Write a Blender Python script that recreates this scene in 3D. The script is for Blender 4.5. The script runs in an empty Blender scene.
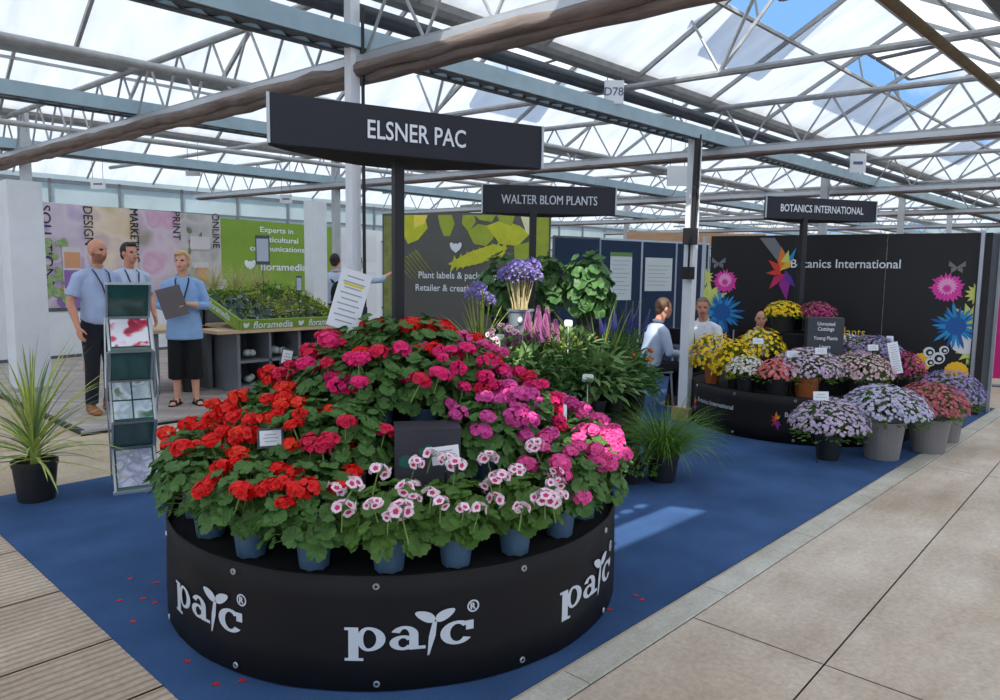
import bpy, bmesh, math, random
from math import sin, cos, pi, radians, sqrt, atan2
from mathutils import Vector, Matrix, Euler

S = bpy.context.scene
COL = S.collection
V = Vector

# ---------------------------------------------------------------- camera
FPX, HCAM = 717.0, 1.55
PITCH, ROLL, HEAD = radians(-6.1), radians(0.8), radians(42.2)
fwd = V((cos(HEAD) * cos(PITCH), sin(HEAD) * cos(PITCH), sin(PITCH)))
r0 = V((sin(HEAD), -cos(HEAD), 0.0))
u0 = r0.cross(fwd)
cr = r0 * cos(ROLL) + u0 * sin(ROLL)
cu = cr.cross(fwd)
CAMP = V((0, 0, HCAM))
cam = bpy.data.cameras.new('camera')
cam.sensor_width = 36.0
cam.lens = 36.0 * FPX / 1000.0
cam.clip_end = 300
cam_o = bpy.data.objects.new('camera', cam)
COL.objects.link(cam_o)
cam_o.matrix_world = Matrix((
    (cr.x, cu.x, -fwd.x, CAMP.x), (cr.y, cu.y, -fwd.y, CAMP.y),
    (cr.z, cu.z, -fwd.z, CAMP.z), (0, 0, 0, 1)))
S.camera = cam_o

# ---------------------------------------------------------------- colour management
S.view_settings.view_transform = 'Standard'
S.view_settings.look = 'None'
S.view_settings.gamma = 1.0
S.view_settings.use_curve_mapping = False
S.view_settings.exposure = 0.18

# ---------------------------------------------------------------- sky
W = bpy.data.worlds.new('sky')
S.world = W
W.use_nodes = True
nt = W.node_tree
nt.nodes.clear()
wo = nt.nodes.new('ShaderNodeOutputWorld')
bg = nt.nodes.new('ShaderNodeBackground')
tc = nt.nodes.new('ShaderNodeTexCoord')
nz = nt.nodes.new('ShaderNodeTexNoise')
nz.inputs['Scale'].default_value = 5.0
nz.inputs['Detail'].default_value = 6.0
rp = nt.nodes.new('ShaderNodeValToRGB')
rp.color_ramp.elements[0].position = 0.46
rp.color_ramp.elements[0].color = (0.20, 0.42, 0.80, 1)
rp.color_ramp.elements[1].position = 0.62
rp.color_ramp.elements[1].color = (0.95, 0.97, 1.0, 1)
nt.links.new(tc.outputs['Generated'], nz.inputs['Vector'])
nt.links.new(nz.outputs['Fac'], rp.inputs['Fac'])
nt.links.new(rp.outputs['Color'], bg.inputs['Color'])
bg.inputs['Strength'].default_value = 1.15
nt.links.new(bg.outputs['Background'], wo.inputs['Surface'])

# ---------------------------------------------------------------- sun
SUND = V((-0.50, -0.42, 0.76)).normalized()      # towards the sun
sl = bpy.data.lights.new('sun', 'SUN')
sl.energy = 5.6
sl.angle = radians(0.6)
sl.color = (1.0, 0.97, 0.92)
so = bpy.data.objects.new('sun', sl)
COL.objects.link(so)
so.rotation_euler = SUND.to_track_quat('Z', 'Y').to_euler()
so.location = (0, 0, 12)


# ---------------------------------------------------------------- helpers
def ray(px, py):
    return fwd + cr * ((px - 500) / FPX) + cu * ((350 - py) / FPX)


def P(px, py, z=0.0):
    d = ray(px, py)
    return CAMP + d * ((z - HCAM) / d.z)


def D(px, py, dep):
    return CAMP + ray(px, py) * dep


def proj(p):
    v = V(p) - CAMP
    d = v.dot(fwd)
    return 500 + FPX * v.dot(cr) / d, 350 - FPX * v.dot(cu) / d, d


MATS = {}


def mat(name, col, rough=0.6, var=0.0, scale=12.0, metal=0.0, spec=0.4, bump=0.0, col2=None, coord='Object', trans=0.0, stretch=None):
    if name in MATS:
        return MATS[name]
    m = bpy.data.materials.new(name)
    m.use_nodes = True
    t = m.node_tree
    b = t.nodes['Principled BSDF']
    b.inputs['Roughness'].default_value = rough
    b.inputs['Metallic'].default_value = metal
    b.inputs['Specular IOR Level'].default_value = spec
    b.inputs['Base Color'].default_value = (*col, 1)
    if var > 0 or col2 is not None or bump > 0:
        co = t.nodes.new('ShaderNodeTexCoord')
        n = t.nodes.new('ShaderNodeTexNoise')
        n.inputs['Scale'].default_value = scale
        n.inputs['Detail'].default_value = 5
        n.inputs['Roughness'].default_value = 0.6
        src = co.outputs[coord]
        if stretch:
            mp = t.nodes.new('ShaderNodeMapping')
            mp.inputs['Scale'].default_value = stretch
            t.links.new(src, mp.inputs['Vector'])
            src = mp.outputs['Vector']
        t.links.new(src, n.inputs['Vector'])
        if var > 0 or col2 is not None:
            r = t.nodes.new('ShaderNodeValToRGB')
            c2 = col2 or tuple(min(1, c * (1 + var)) for c in col)
            c1 = tuple(c * (1 - var) for c in col) if col2 is None else col
            r.color_ramp.elements[0].position = 0.3
            r.color_ramp.elements[0].color = (*c1, 1)
            r.color_ramp.elements[1].position = 0.7
            r.color_ramp.elements[1].color = (*c2, 1)
            t.links.new(n.outputs['Fac'], r.inputs['Fac'])
            t.links.new(r.outputs['Color'], b.inputs['Base Color'])
        if bump > 0:
            bp = t.nodes.new('ShaderNodeBump')
            bp.inputs['Strength'].default_value = bump
            bp.inputs['Distance'].default_value = 0.01
            t.links.new(n.outputs['Fac'], bp.inputs['Height'])
            t.links.new(bp.outputs['Normal'], b.inputs['Normal'])
    if trans > 0:
        tr = t.nodes.new('ShaderNodeBsdfTranslucent')
        mx = t.nodes.new('ShaderNodeMixShader')
        mx.inputs['Fac'].default_value = trans
        if b.inputs['Base Color'].is_linked:
            t.links.new(b.inputs['Base Color'].links[0].from_socket, tr.inputs['Color'])
        else:
            tr.inputs['Color'].default_value = (*col, 1)
        out = t.nodes['Material Output']
        t.links.new(b.outputs['BSDF'], mx.inputs[1])
        t.links.new(tr.outputs['BSDF'], mx.inputs[2])
        t.links.new(mx.outputs['Shader'], out.inputs['Surface'])
    MATS[name] = m
    return m


def srgb(r, g, b):
    return tuple(((c / 255.0) / 12.92 if c <= 10 else ((c / 255.0 + 0.055) / 1.055) ** 2.4) for c in (r, g, b))


class MB:
    def __init__(self):
        self.v, self.f, self.m = [], [], []

    def add(self, vs, fs, mi=0):
        o = len(self.v)
        self.v += [tuple(p) for p in vs]
        self.f += [tuple(i + o for i in f) for f in fs]
        self.m += [mi] * len(fs)
        return self

    def box(self, c, s, mi=0, R=None):
        x, y, z = s[0] / 2, s[1] / 2, s[2] / 2
        vs = [V((a * x, b * y, d * z)) for d in (-1, 1) for a, b in ((-1, -1), (1, -1), (1, 1), (-1, 1))]
        if R is not None:
            if not isinstance(R, Matrix):
                R = Matrix.Rotation(R, 3, 'Z')
            vs = [R @ p for p in vs]
        return self.add([p + V(c) for p in vs], [(3, 2, 1, 0), (4, 5, 6, 7), (0, 1, 5, 4), (1, 2, 6, 5), (2, 3, 7, 6), (3, 0, 4, 7)], mi)

    def bar(self, p0, p1, w, h, mi=0, up=(0, 0, 1)):
        p0, p1 = V(p0), V(p1)
        d = (p1 - p0).normalized()
        up = V(up)
        s = d.cross(up)
        if s.length < 1e-4:
            s = d.cross(V((1, 0, 0)))
        s.normalize()
        u = s.cross(d)
        vs = [p + s * (a * w / 2) + u * (b * h / 2) for p in (p0, p1) for a, b in ((-1, -1), (1, -1), (1, 1), (-1, 1))]
        return self.add(vs, [(3, 2, 1, 0), (4, 5, 6, 7), (0, 1, 5, 4), (1, 2, 6, 5), (2, 3, 7, 6), (3, 0, 4, 7)], mi)

    def tube(self, pts, rad, n=8, mi=0, round_ends=False):
        pts = [V(p) for p in pts]
        if not hasattr(rad, '__len__'):
            rad = [rad] * len(pts)
        rad = list(rad)
        if round_ends:
            d0 = (pts[0] - pts[1]).normalized()
            d1 = (pts[-1] - pts[-2]).normalized()
            r_0, r_1 = rad[0], rad[-1]
            ra = r_0 if not hasattr(r_0, '__len__') else min(r_0)
            rb = r_1 if not hasattr(r_1, '__len__') else min(r_1)
            sc = lambda r, k: (r * k if not hasattr(r, '__len__') else (r[0] * k, r[1] * k))
            pts = [pts[0] + d0 * ra * .92, pts[0] + d0 * ra * .6] + pts + [pts[-1] + d1 * rb * .6, pts[-1] + d1 * rb * .92]
            rad = [sc(r_0, .35), sc(r_0, .8)] + rad + [sc(r_1, .8), sc(r_1, .35)]
        vs, fs = [], []
        ref = None
        for i, p in enumerate(pts):
            a = pts[max(0, i - 1)]
            b = pts[min(len(pts) - 1, i + 1)]
            d = (b - a)
            d = d.normalized() if d.length > 1e-9 else V((0, 0, 1))
            if ref is None:
                ref = V((1, 0, 0)) if abs(d.x) < 0.8 else V((0, 1, 0))
            x = (ref - d * ref.dot(d))
            x = x.normalized() if x.length > 1e-6 else d.orthogonal().normalized()
            y = d.cross(x)
            ref = x
            r = rad[i]
            rx, ry = (r, r) if not hasattr(r, '__len__') else r
            vs += [p + x * (rx * cos(2 * pi * k / n)) + y * (ry * sin(2 * pi * k / n)) for k in range(n)]
        for i in range(len(pts) - 1):
            for k in range(n):
                k2 = (k + 1) % n
                fs.append((i * n + k, i * n + k2, (i + 1) * n + k2, (i + 1) * n + k))
        fs.append(tuple(range(n - 1, -1, -1)))
        fs.append(tuple((len(pts) - 1) * n + k for k in range(n)))
        return self.add(vs, fs, mi)

    def lathe(self, prof, n=24, mi=0, c=(0, 0, 0), close=True):
        c = V(c)
        vs, fs = [], []
        for r, z in prof:
            vs += [c + V((r * cos(2 * pi * k / n), r * sin(2 * pi * k / n), z)) for k in range(n)]
        for i in range(len(prof) - 1):
            for k in range(n):
                k2 = (k + 1) % n
                fs.append((i * n + k, i * n + k2, (i + 1) * n + k2, (i + 1) * n + k))
        if close:
            fs.append(tuple(range(n - 1, -1, -1)))
            fs.append(tuple((len(prof) - 1) * n + k for k in range(n)))
        return self.add(vs, fs, mi)

    def prism(self, poly, z0, z1, mi=0):
        n = len(poly)
        vs = [(x, y, z0) for x, y in poly] + [(x, y, z1) for x, y in poly]
        fs = [tuple(range(n - 1, -1, -1)), tuple(range(n, 2 * n))]
        fs += [(i, (i + 1) % n, (i + 1) % n + n, i + n) for i in range(n)]
        return self.add(vs, fs, mi)

    def poly(self, pts, mi=0):
        return self.add(pts, [tuple(range(len(pts)))], mi)

    def ball(self, c, r, n=10, m=6, mi=0):
        c = V(c)
        rx, ry, rz = (r, r, r) if not hasattr(r, '__len__') else r
        prof = [(sin(pi * i / m), -cos(pi * i / m)) for i in range(1, m)]
        o = len(self.v)
        vs = [c - V((0, 0, rz))] + [c + V((rx * a * cos(2 * pi * k / n), ry * a * sin(2 * pi * k / n), rz * b)) for a, b in prof for k in range(n)] + [c + V((0, 0, rz))]
        fs = []
        for k in range(n):
            fs.append((0, 1 + (k + 1) % n, 1 + k))
            fs.append((len(vs) - 1, 1 + (m - 2) * n + k, 1 + (m - 2) * n + (k + 1) % n))
        for i in range(m - 2):
            for k in range(n):
                k2 = (k + 1) % n
                fs.append((1 + i * n + k, 1 + i * n + k2, 1 + (i + 1) * n + k2, 1 + (i + 1) * n + k))
        return self.add(vs, fs, mi)

    def mesh(self, name, mats, smooth=False):
        me = bpy.data.meshes.new(name)
        me.from_pydata(self.v, [], self.f)
        if not isinstance(mats, (list, tuple)):
            mats = [mats]
        for m in mats:
            me.materials.append(m)
        me.polygons.foreach_set('material_index', self.m)
        if smooth:
            me.polygons.foreach_set('use_smooth', [True] * len(self.f))
        me.update()
        return me

    def build(self, name, mats, parent=None, smooth=False, loc=None, rz=None):
        return link(name, self.mesh(name, mats, smooth), parent, loc, rz)


def link(name, me, parent=None, loc=None, rz=None):
    o = bpy.data.objects.new(name, me)
    COL.objects.link(o)
    if parent is not None:
        o.parent = parent
    if loc is not None:
        o.location = loc
    if rz is not None:
        o.rotation_euler = (0, 0, rz)
    return o


def tag(o, label, cat, group=None, kind=None):
    o['label'] = label
    o['category'] = cat
    if group:
        o['group'] = group
    if kind:
        o['kind'] = kind
    return o


def thing(name, label, cat, loc=(0, 0, 0), rz=0, group=None, kind=None):
    o = bpy.data.objects.new(name, None)
    COL.objects.link(o)
    o.empty_display_size = 0.05
    o.location = loc
    o.rotation_euler = (0, 0, rz)
    return tag(o, label, cat, group, kind)


def copy_tree(o, parent=None):
    c = o.copy()
    COL.objects.link(c)
    if parent is not None:
        c.parent = parent
    for ch in list(o.children):
        copy_tree(ch, c)
    return c


ORD = ['', 'first', 'second', 'third', 'fourth', 'fifth', 'sixth', 'seventh', 'eighth', 'ninth', 'tenth', 'eleventh', 'twelfth',
       'thirteenth', 'fourteenth', 'fifteenth', 'sixteenth', 'seventeenth', 'eighteenth', 'nineteenth', 'twentieth',
       'twenty-first', 'twenty-second', 'twenty-third', 'twenty-fourth', 'twenty-fifth', 'twenty-sixth', 'twenty-seventh', 'twenty-eighth', 'twenty-ninth', 'thirtieth']

# ---- text: glyph outlines of Blender's built-in font, returned flat
_TX = {}


def glyphs(s, bold=0.0):
    k = (s, bold)
    if k in _TX:
        return _TX[k]
    cu_ = bpy.data.curves.new('t', 'FONT')
    cu_.body = s
    cu_.size = 1.0
    cu_.offset = bold
    cu_.resolution_u = 3
    o = bpy.data.objects.new('t', cu_)
    COL.objects.link(o)
    dg = bpy.context.evaluated_depsgraph_get()
    dg.update()
    me = bpy.data.meshes.new_from_object(o.evaluated_get(dg))
    vs = [(p.co.x, p.co.y) for p in me.vertices]
    fs = [tuple(p.vertices) for p in me.polygons]
    bpy.data.objects.remove(o)
    bpy.data.curves.remove(cu_)
    bpy.data.meshes.remove(me)
    x0 = min(v[0] for v in vs)
    x1 = max(v[0] for v in vs)
    vs = [(x - x0, y) for x, y in vs]
    _TX[k] = (vs, fs, x1 - x0)
    return _TX[k]


def put_text(mb, s, o, u, v, size, width=None, bold=0.0, align='c', mi=0):
    """writes s on the plane o + a*u + b*v; size = em height, baseline through o"""
    vs, fs, w = glyphs(s, bold)
    o, u, v = V(o), V(u).normalized(), V(v).normalized()
    kx = size if width is None else width / w
    if bold and 'M' in s:            # the outline offset spoils a sharp M: draw it twice, a hair apart, instead
        for dx in (-.012, .012):
            put_text(mb, s, o + u * (dx * size), u, v, size, width, 0.0, align, mi)
        return
    off = {'c': -w / 2, 'l': 0.0, 'r': -w}[align]
    mb.add([o + u * ((x + off) * kx) + v * (y * size) for x, y in vs], fs, mi)


class Panel:
    """a flat board: a runs right, b runs up, both in metres from its lower left corner (as one faces it)"""

    def __init__(self, p_left, p_right, z0, z1):
        self.o = V((p_left[0], p_left[1], z0))
        e = V((p_right[0], p_right[1], z0)) - self.o
        self.w, self.h = e.length, z1 - z0
        self.u = e.normalized()
        self.v = V((0, 0, 1))
        self.n = self.u.cross(self.v)

    def pt(self, a, b, off=0.004):
        return self.o + self.u * a + self.v * b + self.n * off

    def slab(self, mb, th, mi=0, a0=0, a1=None, b0=0, b1=None):
        a1 = self.w if a1 is None else a1
        b1 = self.h if b1 is None else b1
        q = [self.pt(a, b, s) for s in (0, -th) for a, b in ((a0, b0), (a1, b0), (a1, b1), (a0, b1))]
        mb.add(q, [(0, 1, 2, 3), (7, 6, 5, 4), (1, 0, 4, 5), (2, 1, 5, 6), (3, 2, 6, 7), (0, 3, 7, 4)], mi)

    def shape(self, mb, pts, mi=0, off=0.004):
        mb.poly([self.pt(a, b, off) for a, b in pts], mi)

    def text(self, mb, s, a, b, size, width=None, bold=0.0, align='c', mi=0, off=0.006, rot=0):
        u = self.u * cos(rot) + self.v * sin(rot)
        v = -self.u * sin(rot) + self.v * cos(rot)
        put_text(mb, s, self.pt(a, b, off), u, v, size, width, bold, align, mi)


def burst(cx, cy, r, n, inner, rng=None):
    pts = []
    for k in range(2 * n):
        q = r if k % 2 == 0 else r * inner
        if rng:
            q *= rng.uniform(.85, 1.1)
        pts.append((cx + q * cos(pi * k / n), cy + q * sin(pi * k / n)))
    return pts


def disc2(cx, cy, rx, ry=None, n=20, rot=0):
    ry = rx if ry is None else ry
    return [(cx + rx * cos(t) * cos(rot) - ry * sin(t) * sin(rot), cy + rx * cos(t) * sin(rot) + ry * sin(t) * cos(rot)) for t in [2 * pi * k / n for k in range(n)]]


# ---------------------------------------------------------------- materials
M_steel = mat('galvanised_steel', srgb(154, 157, 158), .5, .18, 9, metal=.15, bump=.1)
M_blue_steel = mat('pale_blue_steel', srgb(152, 176, 186), .5, .1, 5)
M_post = mat('pale_grey_steel', srgb(180, 184, 187), .5, .08, 6)
M_dark_steel = mat('dark_steel', srgb(86, 92, 98), .5, .2, 6)
M_black = mat('black_plastic', (.012, .012, .014), .45)
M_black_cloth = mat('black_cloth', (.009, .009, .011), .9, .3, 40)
M_black_vinyl = mat('black_vinyl', (.011, .010, .011), .62, .25, 3, bump=.15, spec=.25)
M_sign = mat('charcoal_sign', srgb(31, 33, 42), .5, .08, 6)
M_white_letter = mat('white_lettering', srgb(226, 232, 238), .6)
M_silver_letter = mat('silver_lettering', srgb(205, 210, 216), .5)
M_white = mat('white_paint', srgb(222, 226, 230), .55, .04, 4)
M_paper = mat('white_paper', srgb(228, 232, 236), .7)
M_ink = mat('grey_print', srgb(158, 162, 168), .8)
M_inkd = mat('dark_print', srgb(40, 44, 52), .8)
M_pot_blue = mat('blue_grey_pot', srgb(84, 112, 136), .5, .12, 14)
M_pot_black = mat('black_pot', (.016, .016, .017), .5)
M_pot_grey = mat('grey_pot', srgb(128, 124, 122), .6, .06, 6)
M_pot_terra = mat('terracotta_pot', srgb(176, 98, 54), .75, .12, 10)
M_bucket = mat('grey_bucket', srgb(128, 138, 146), .4, .08, 8)
M_soil = mat('dark_compost', srgb(46, 36, 30), .95, .3, 60)
M_leaf = mat('geranium_leaf', srgb(76, 114, 52), .55, .3, 22, trans=.2)
M_leaf2 = mat('pelargonium_leaf', srgb(84, 120, 48), .55, .28, 22, trans=.22)
M_leafd = mat('dark_leaf', srgb(74, 114, 58), .5, .3, 15, trans=.2)
M_leafm = mat('sage_leaf', srgb(116, 148, 88), .6, .25, 15, trans=.2)
M_leafy = mat('lime_leaf', srgb(166, 176, 84), .6, .25, 20, trans=.25)
M_leafb = mat('dome_leaf', srgb(96, 134, 42), .6, .3, 30, trans=.2)
M_stem = mat('green_stem', srgb(112, 140, 70), .6)
M_red = mat('red_petal', srgb(228, 20, 18), .5, .25, 30, trans=.2)
M_orange_red = mat('orange_red_petal', srgb(238, 54, 26), .5, .2, 30, trans=.2)
M_crimson = mat('crimson_petal', srgb(216, 22, 72), .5, .2, 30, trans=.2)
M_magenta = mat('magenta_petal', srgb(236, 36, 120), .5, .2, 30, trans=.2)
M_pink = mat('pink_petal', srgb(240, 88, 160), .5, .2, 30, trans=.2)
M_lilac_pink = mat('lilac_pink_petal', srgb(218, 76, 158), .5, .2, 30, trans=.2)
M_blush = mat('blush_petal', srgb(250, 226, 236), .5, .05, 30, trans=.2)
M_eye = mat('magenta_blotch', srgb(196, 40, 96), .5)
M_skin = mat('skin', srgb(214, 160, 136), .5, .08, 20)
M_alu = mat('aluminium', srgb(186, 190, 194), .35, .05, 5, metal=.6)
M_wood = mat('pale_wood', srgb(196, 168, 134), .6, .12, 4, stretch=(1, 12, 12))
M_grey_board = mat('grey_board', srgb(112, 116, 122), .6, .05, 5)
M_navy = mat('navy_felt', srgb(36, 52, 78), .95, .08, 60)
M_glass = None

# ================================================================ SETTING
def struct(name, mb, m, label, cat='structure', parent=None, smooth=False):
    o = mb.build(name, m, parent, smooth)
    if parent is None:
        tag(o, label, cat, None, 'structure')
    return o


def concrete_mat(name, ca, cb, stain, rib=False, sc=1.0):
    m = bpy.data.materials.new(name)
    m.use_nodes = True
    t = m.node_tree
    b = t.nodes['Principled BSDF']
    b.inputs['Roughness'].default_value = .85
    b.inputs['Specular IOR Level'].default_value = .25
    co = t.nodes.new('ShaderNodeTexCoord')

    def noise(s, det, st=None):
        n = t.nodes.new('ShaderNodeTexNoise')
        n.inputs['Scale'].default_value = s
        n.inputs['Detail'].default_value = det
        n.inputs['Roughness'].default_value = .65
        if st:
            mp = t.nodes.new('ShaderNodeMapping')
            mp.inputs['Scale'].default_value = st
            t.links.new(co.outputs['Object'], mp.inputs['Vector'])
            t.links.new(mp.outputs['Vector'], n.inputs['Vector'])
        else:
            t.links.new(co.outputs['Object'], n.inputs['Vector'])
        return n

    def ramp(n, p0, c0, p1, c1):
        r = t.nodes.new('ShaderNodeValToRGB')
        r.color_ramp.elements[0].position = p0
        r.color_ramp.elements[0].color = (*c0, 1)
        r.color_ramp.elements[1].position = p1
        r.color_ramp.elements[1].color = (*c1, 1)
        t.links.new(n.outputs['Fac'], r.inputs['Fac'])
        return r

    def mult(a, bb, fac=1.0):
        x = t.nodes.new('ShaderNodeMixRGB')
        x.blend_type = 'MULTIPLY'
        x.inputs['Fac'].default_value = fac
        t.links.new(a, x.inputs['Color1'])
        t.links.new(bb, x.inputs['Color2'])
        return x
    base = ramp(noise(1.3 * sc, 8), .35, ca, .68, cb)
    fine = ramp(noise(38 * sc, 6), .3, (.80, .79, .78), .7, (1.08, 1.08, 1.08))
    st = ramp(noise(.9 * sc, 9, (.55, 1.6, 1)), .40, stain, .58, (1, 1, 1))
    x = mult(mult(base.outputs['Color'], fine.outputs['Color']).outputs['Color'], st.outputs['Color'], .8)
    out = x.outputs['Color']
    bp = t.nodes.new('ShaderNodeBump')
    bp.inputs['Strength'].default_value = .35
    bp.inputs['Distance'].default_value = .006
    h = noise(60, 5).outputs['Fac']
    if rib:
        w = t.nodes.new('ShaderNodeTexWave')
        w.bands_direction = 'Y'
        w.inputs['Scale'].default_value = 7.0
        w.inputs['Distortion'].default_value = 1.3
        w.inputs['Detail'].default_value = 3
        w.inputs['Detail Scale'].default_value = 2.0
        t.links.new(co.outputs['Object'], w.inputs['Vector'])
        rr = ramp(w, .0, (.62, .60, .58), .55, (1.08, 1.07, 1.05))
        out = mult(out, rr.outputs['Color'], .8).outputs['Color']
        bp.inputs['Strength'].default_value = .8
        h = w.outputs['Fac']
    t.links.new(h, bp.inputs['Height'])
    t.links.new(bp.outputs['Normal'], b.inputs['Normal'])
    t.links.new(out, b.inputs['Base Color'])
    return m


M_path = concrete_mat('path_concrete', srgb(190, 175, 159), srgb(222, 209, 193), (.74, .69, .63))
M_conc = concrete_mat('bay_concrete', srgb(176, 158, 138), srgb(200, 186, 166), (.88, .85, .80))
M_rib = concrete_mat('ribbed_concrete', srgb(182, 166, 148), srgb(208, 192, 174), (.78, .74, .70), rib=True)
M_kerb = concrete_mat('kerb_concrete', srgb(182, 178, 166), srgb(204, 202, 192), (.82, .79, .72), sc=2)
M_joint = mat('joint_dirt', srgb(104, 92, 80), .95, .3, 20)

# --- ground below the joints and the concrete floor of the bay
mb = MB()
mb.box((14, 3, -.11), (60, 44, .16))
struct('floor_base', mb, M_joint, 'dark dirt showing in the joints between the floor slabs')
KY = lambda x: 1.60 - .036 * (x - 2.4)                     # far side of the kerb strip
mb = MB()
for xa, xb in ((1.05, 5.0), (5.01, 9.0), (9.01, 40)):
    mb.add([(xa, KY(xa) - .02, 0), (xb, KY(xb) - .02, 0), (xb, 20, 0), (xa, 20, 0)], [(0, 1, 2, 3)])
mb.add([(-8, 5.2, 0), (1.05, 5.2, 0), (1.05, 20, 0), (-8, 20, 0)], [(0, 1, 2, 3)])
struct('floor_bay', mb, M_conc, 'beige concrete floor of the bay behind the blue carpet', 'floor')
# --- ribbed cross path on the near left
mb = MB()
edges = [-6.2, -4.1, -2.0, .1, 1.62, 2.62, 3.12, 3.78, 4.5, 5.19]
for a, b in zip(edges, edges[1:]):
    mb.add([(-6, a + .006, 0), (1.048, a + .006, 0), (1.048, b - .006, 0), (-6, b - .006, 0)], [(0, 1, 2, 3)])
struct('floor_ribbed', mb, M_rib, 'brown ribbed concrete slabs beside the left edge of the carpet', 'floor')
# --- smooth concrete path along the stands
mb = MB()
xs = [1.05, 2.92, 6.75, 10.6, 14.5, 18.4, 22.3, 30]
for a, b in zip(xs, xs[1:]):
    for ya, yb in ((-1.6, .86), (.86, None), (-4, -1.6)):
        g = .0035
        if yb is None:
            q = [(a + g, ya + g, 0), (b - g, ya + g, 0), (b - g, KY(b) - .15, 0), (a + g, KY(a) - .15, 0)]
        else:
            q = [(a + g, ya + g, 0), (b - g, ya + g, 0), (b - g, yb - g, 0), (a + g, yb - g, 0)]
        mb.add(q, [(0, 1, 2, 3)])
struct('floor', mb, M_path, 'worn grey concrete path with slab joints along the stands', 'floor')
mb = MB()
n = 24
for i in range(n):
    xa, xb = 1.05 + i * 1.1, 1.05 + (i + 1) * 1.1 - .004
    mb.add([(xa, KY(xa) - .145, 0.0), (xb, KY(xb) - .145, 0.0), (xb, KY(xb) - .14, .007), (xa, KY(xa) - .14, .007), (xb, KY(xb) - .02, .007), (xa, KY(xa) - .02, .007)], [(0, 1, 2, 3), (3, 2, 4, 5)])
struct('trim_1', mb, M_kerb, 'pale concrete kerb strip between blue carpet and path', 'kerb')

# --- blue carpet
M_carpet = mat('blue_carpet', srgb(38, 66, 122), .95, .0, 1, spec=.1)
t = M_carpet.node_tree
b = t.nodes['Principled BSDF']
co = t.nodes.new('ShaderNodeTexCoord')
na = t.nodes.new('ShaderNodeTexNoise'); na.inputs['Scale'].default_value = 2.2; na.inputs['Detail'].default_value = 6
nb = t.nodes.new('ShaderNodeTexNoise'); nb.inputs['Scale'].default_value = 120; nb.inputs['Detail'].default_value = 3
r = t.nodes.new('ShaderNodeValToRGB')
r.color_ramp.elements[0].position = .3; r.color_ramp.elements[0].color = (*srgb(56, 84, 124), 1)
r.color_ramp.elements[1].position = .75; r.color_ramp.elements[1].color = (*srgb(74, 106, 154), 1)
mx = t.nodes.new('ShaderNodeMixRGB'); mx.blend_type = 'MULTIPLY'; mx.inputs['Fac'].default_value = .45
t.links.new(co.outputs['Object'], na.inputs['Vector']); t.links.new(co.outputs['Object'], nb.inputs['Vector'])
t.links.new(na.outputs['Fac'], r.inputs['Fac']); t.links.new(r.outputs['Color'], mx.inputs['Color1'])
t.links.new(nb.outputs['Color'], mx.inputs['Color2']); 
bw = t.nodes.new('ShaderNodeRGBToBW'); t.links.new(nb.outputs['Color'], bw.inputs['Color']); t.links.new(bw.outputs['Val'], mx.inputs['Color2'])
t.links.new(mx.outputs['Color'], b.inputs['Base Color'])
bp = t.nodes.new('ShaderNodeBump'); bp.inputs['Strength'].default_value = .4; bp.inputs['Distance'].default_value = .004
t.links.new(nb.outputs['Fac'], bp.inputs['Height']); t.links.new(bp.outputs['Normal'], b.inputs['Normal'])
mb = MB()
pts = [(1.04, KY(1.04) + .0)] + [(x, KY(x)) for x in (2.4, 4, 6, 8, 10.4)] + [(10.4, 5.66), (1.04, 5.66)]
mb.prism(pts, -.004, .006)
struct('floor_carpet', mb, M_carpet, 'blue exhibition carpet laid under the round display stands', 'carpet')

# --- raised floor of the stand at the back: herringbone boards with a metal edge
M_herr = bpy.data.materials.new('herringbone_boards')
M_herr.use_nodes = True
t = M_herr.node_tree
b = t.nodes['Principled BSDF']; b.inputs['Roughness'].default_value = .5
co = t.nodes.new('ShaderNodeTexCoord')
mp = t.nodes.new('ShaderNodeMapping'); mp.inputs['Rotation'].default_value = (0, 0, radians(45))
br = t.nodes.new('ShaderNodeTexBrick')
br.inputs['Scale'].default_value = 2.0
br.inputs['Color1'].default_value = (*srgb(150, 140, 134), 1)
br.inputs['Color2'].default_value = (*srgb(182, 172, 164), 1)
br.inputs['Mortar'].default_value = (*srgb(96, 88, 84), 1)
br.inputs['Mortar Size'].default_value = .008
br.inputs['Brick Width'].default_value = 1.0
br.inputs['Row Height'].default_value = .22
t.links.new(co.outputs['Object'], mp.inputs['Vector']); t.links.new(mp.outputs['Vector'], br.inputs['Vector'])
t.links.new(br.outputs['Color'], b.inputs['Base Color'])
BX0, BY0, BX1, BY1 = 2.27, 7.27, 12.4, 13.3
mb = MB()
mb.box(((BX0 + BX1) / 2, (BY0 + BY1) / 2, .02), (BX1 - BX0, BY1 - BY0, .04))
fl = struct('floor_booth', mb, M_herr, 'grey herringbone floor of the stand behind, with a raised metal edge', 'floor')
mb = MB()
mb.box(((BX0 + BX1) / 2, BY0 - .03, .022), (BX1 - BX0 + .08, .035, .044), 0)
mb.box(((BX0 + BX1) / 2, BY0 - .052, .012), (BX1 - BX0 + .1, .012, .024), 1)
mb.box((BX0 - .02, (BY0 + BY1) / 2, .022), (.04, BY1 - BY0, .044), 1)
mb.build('edge_strip', [M_alu, M_black], fl)

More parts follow.
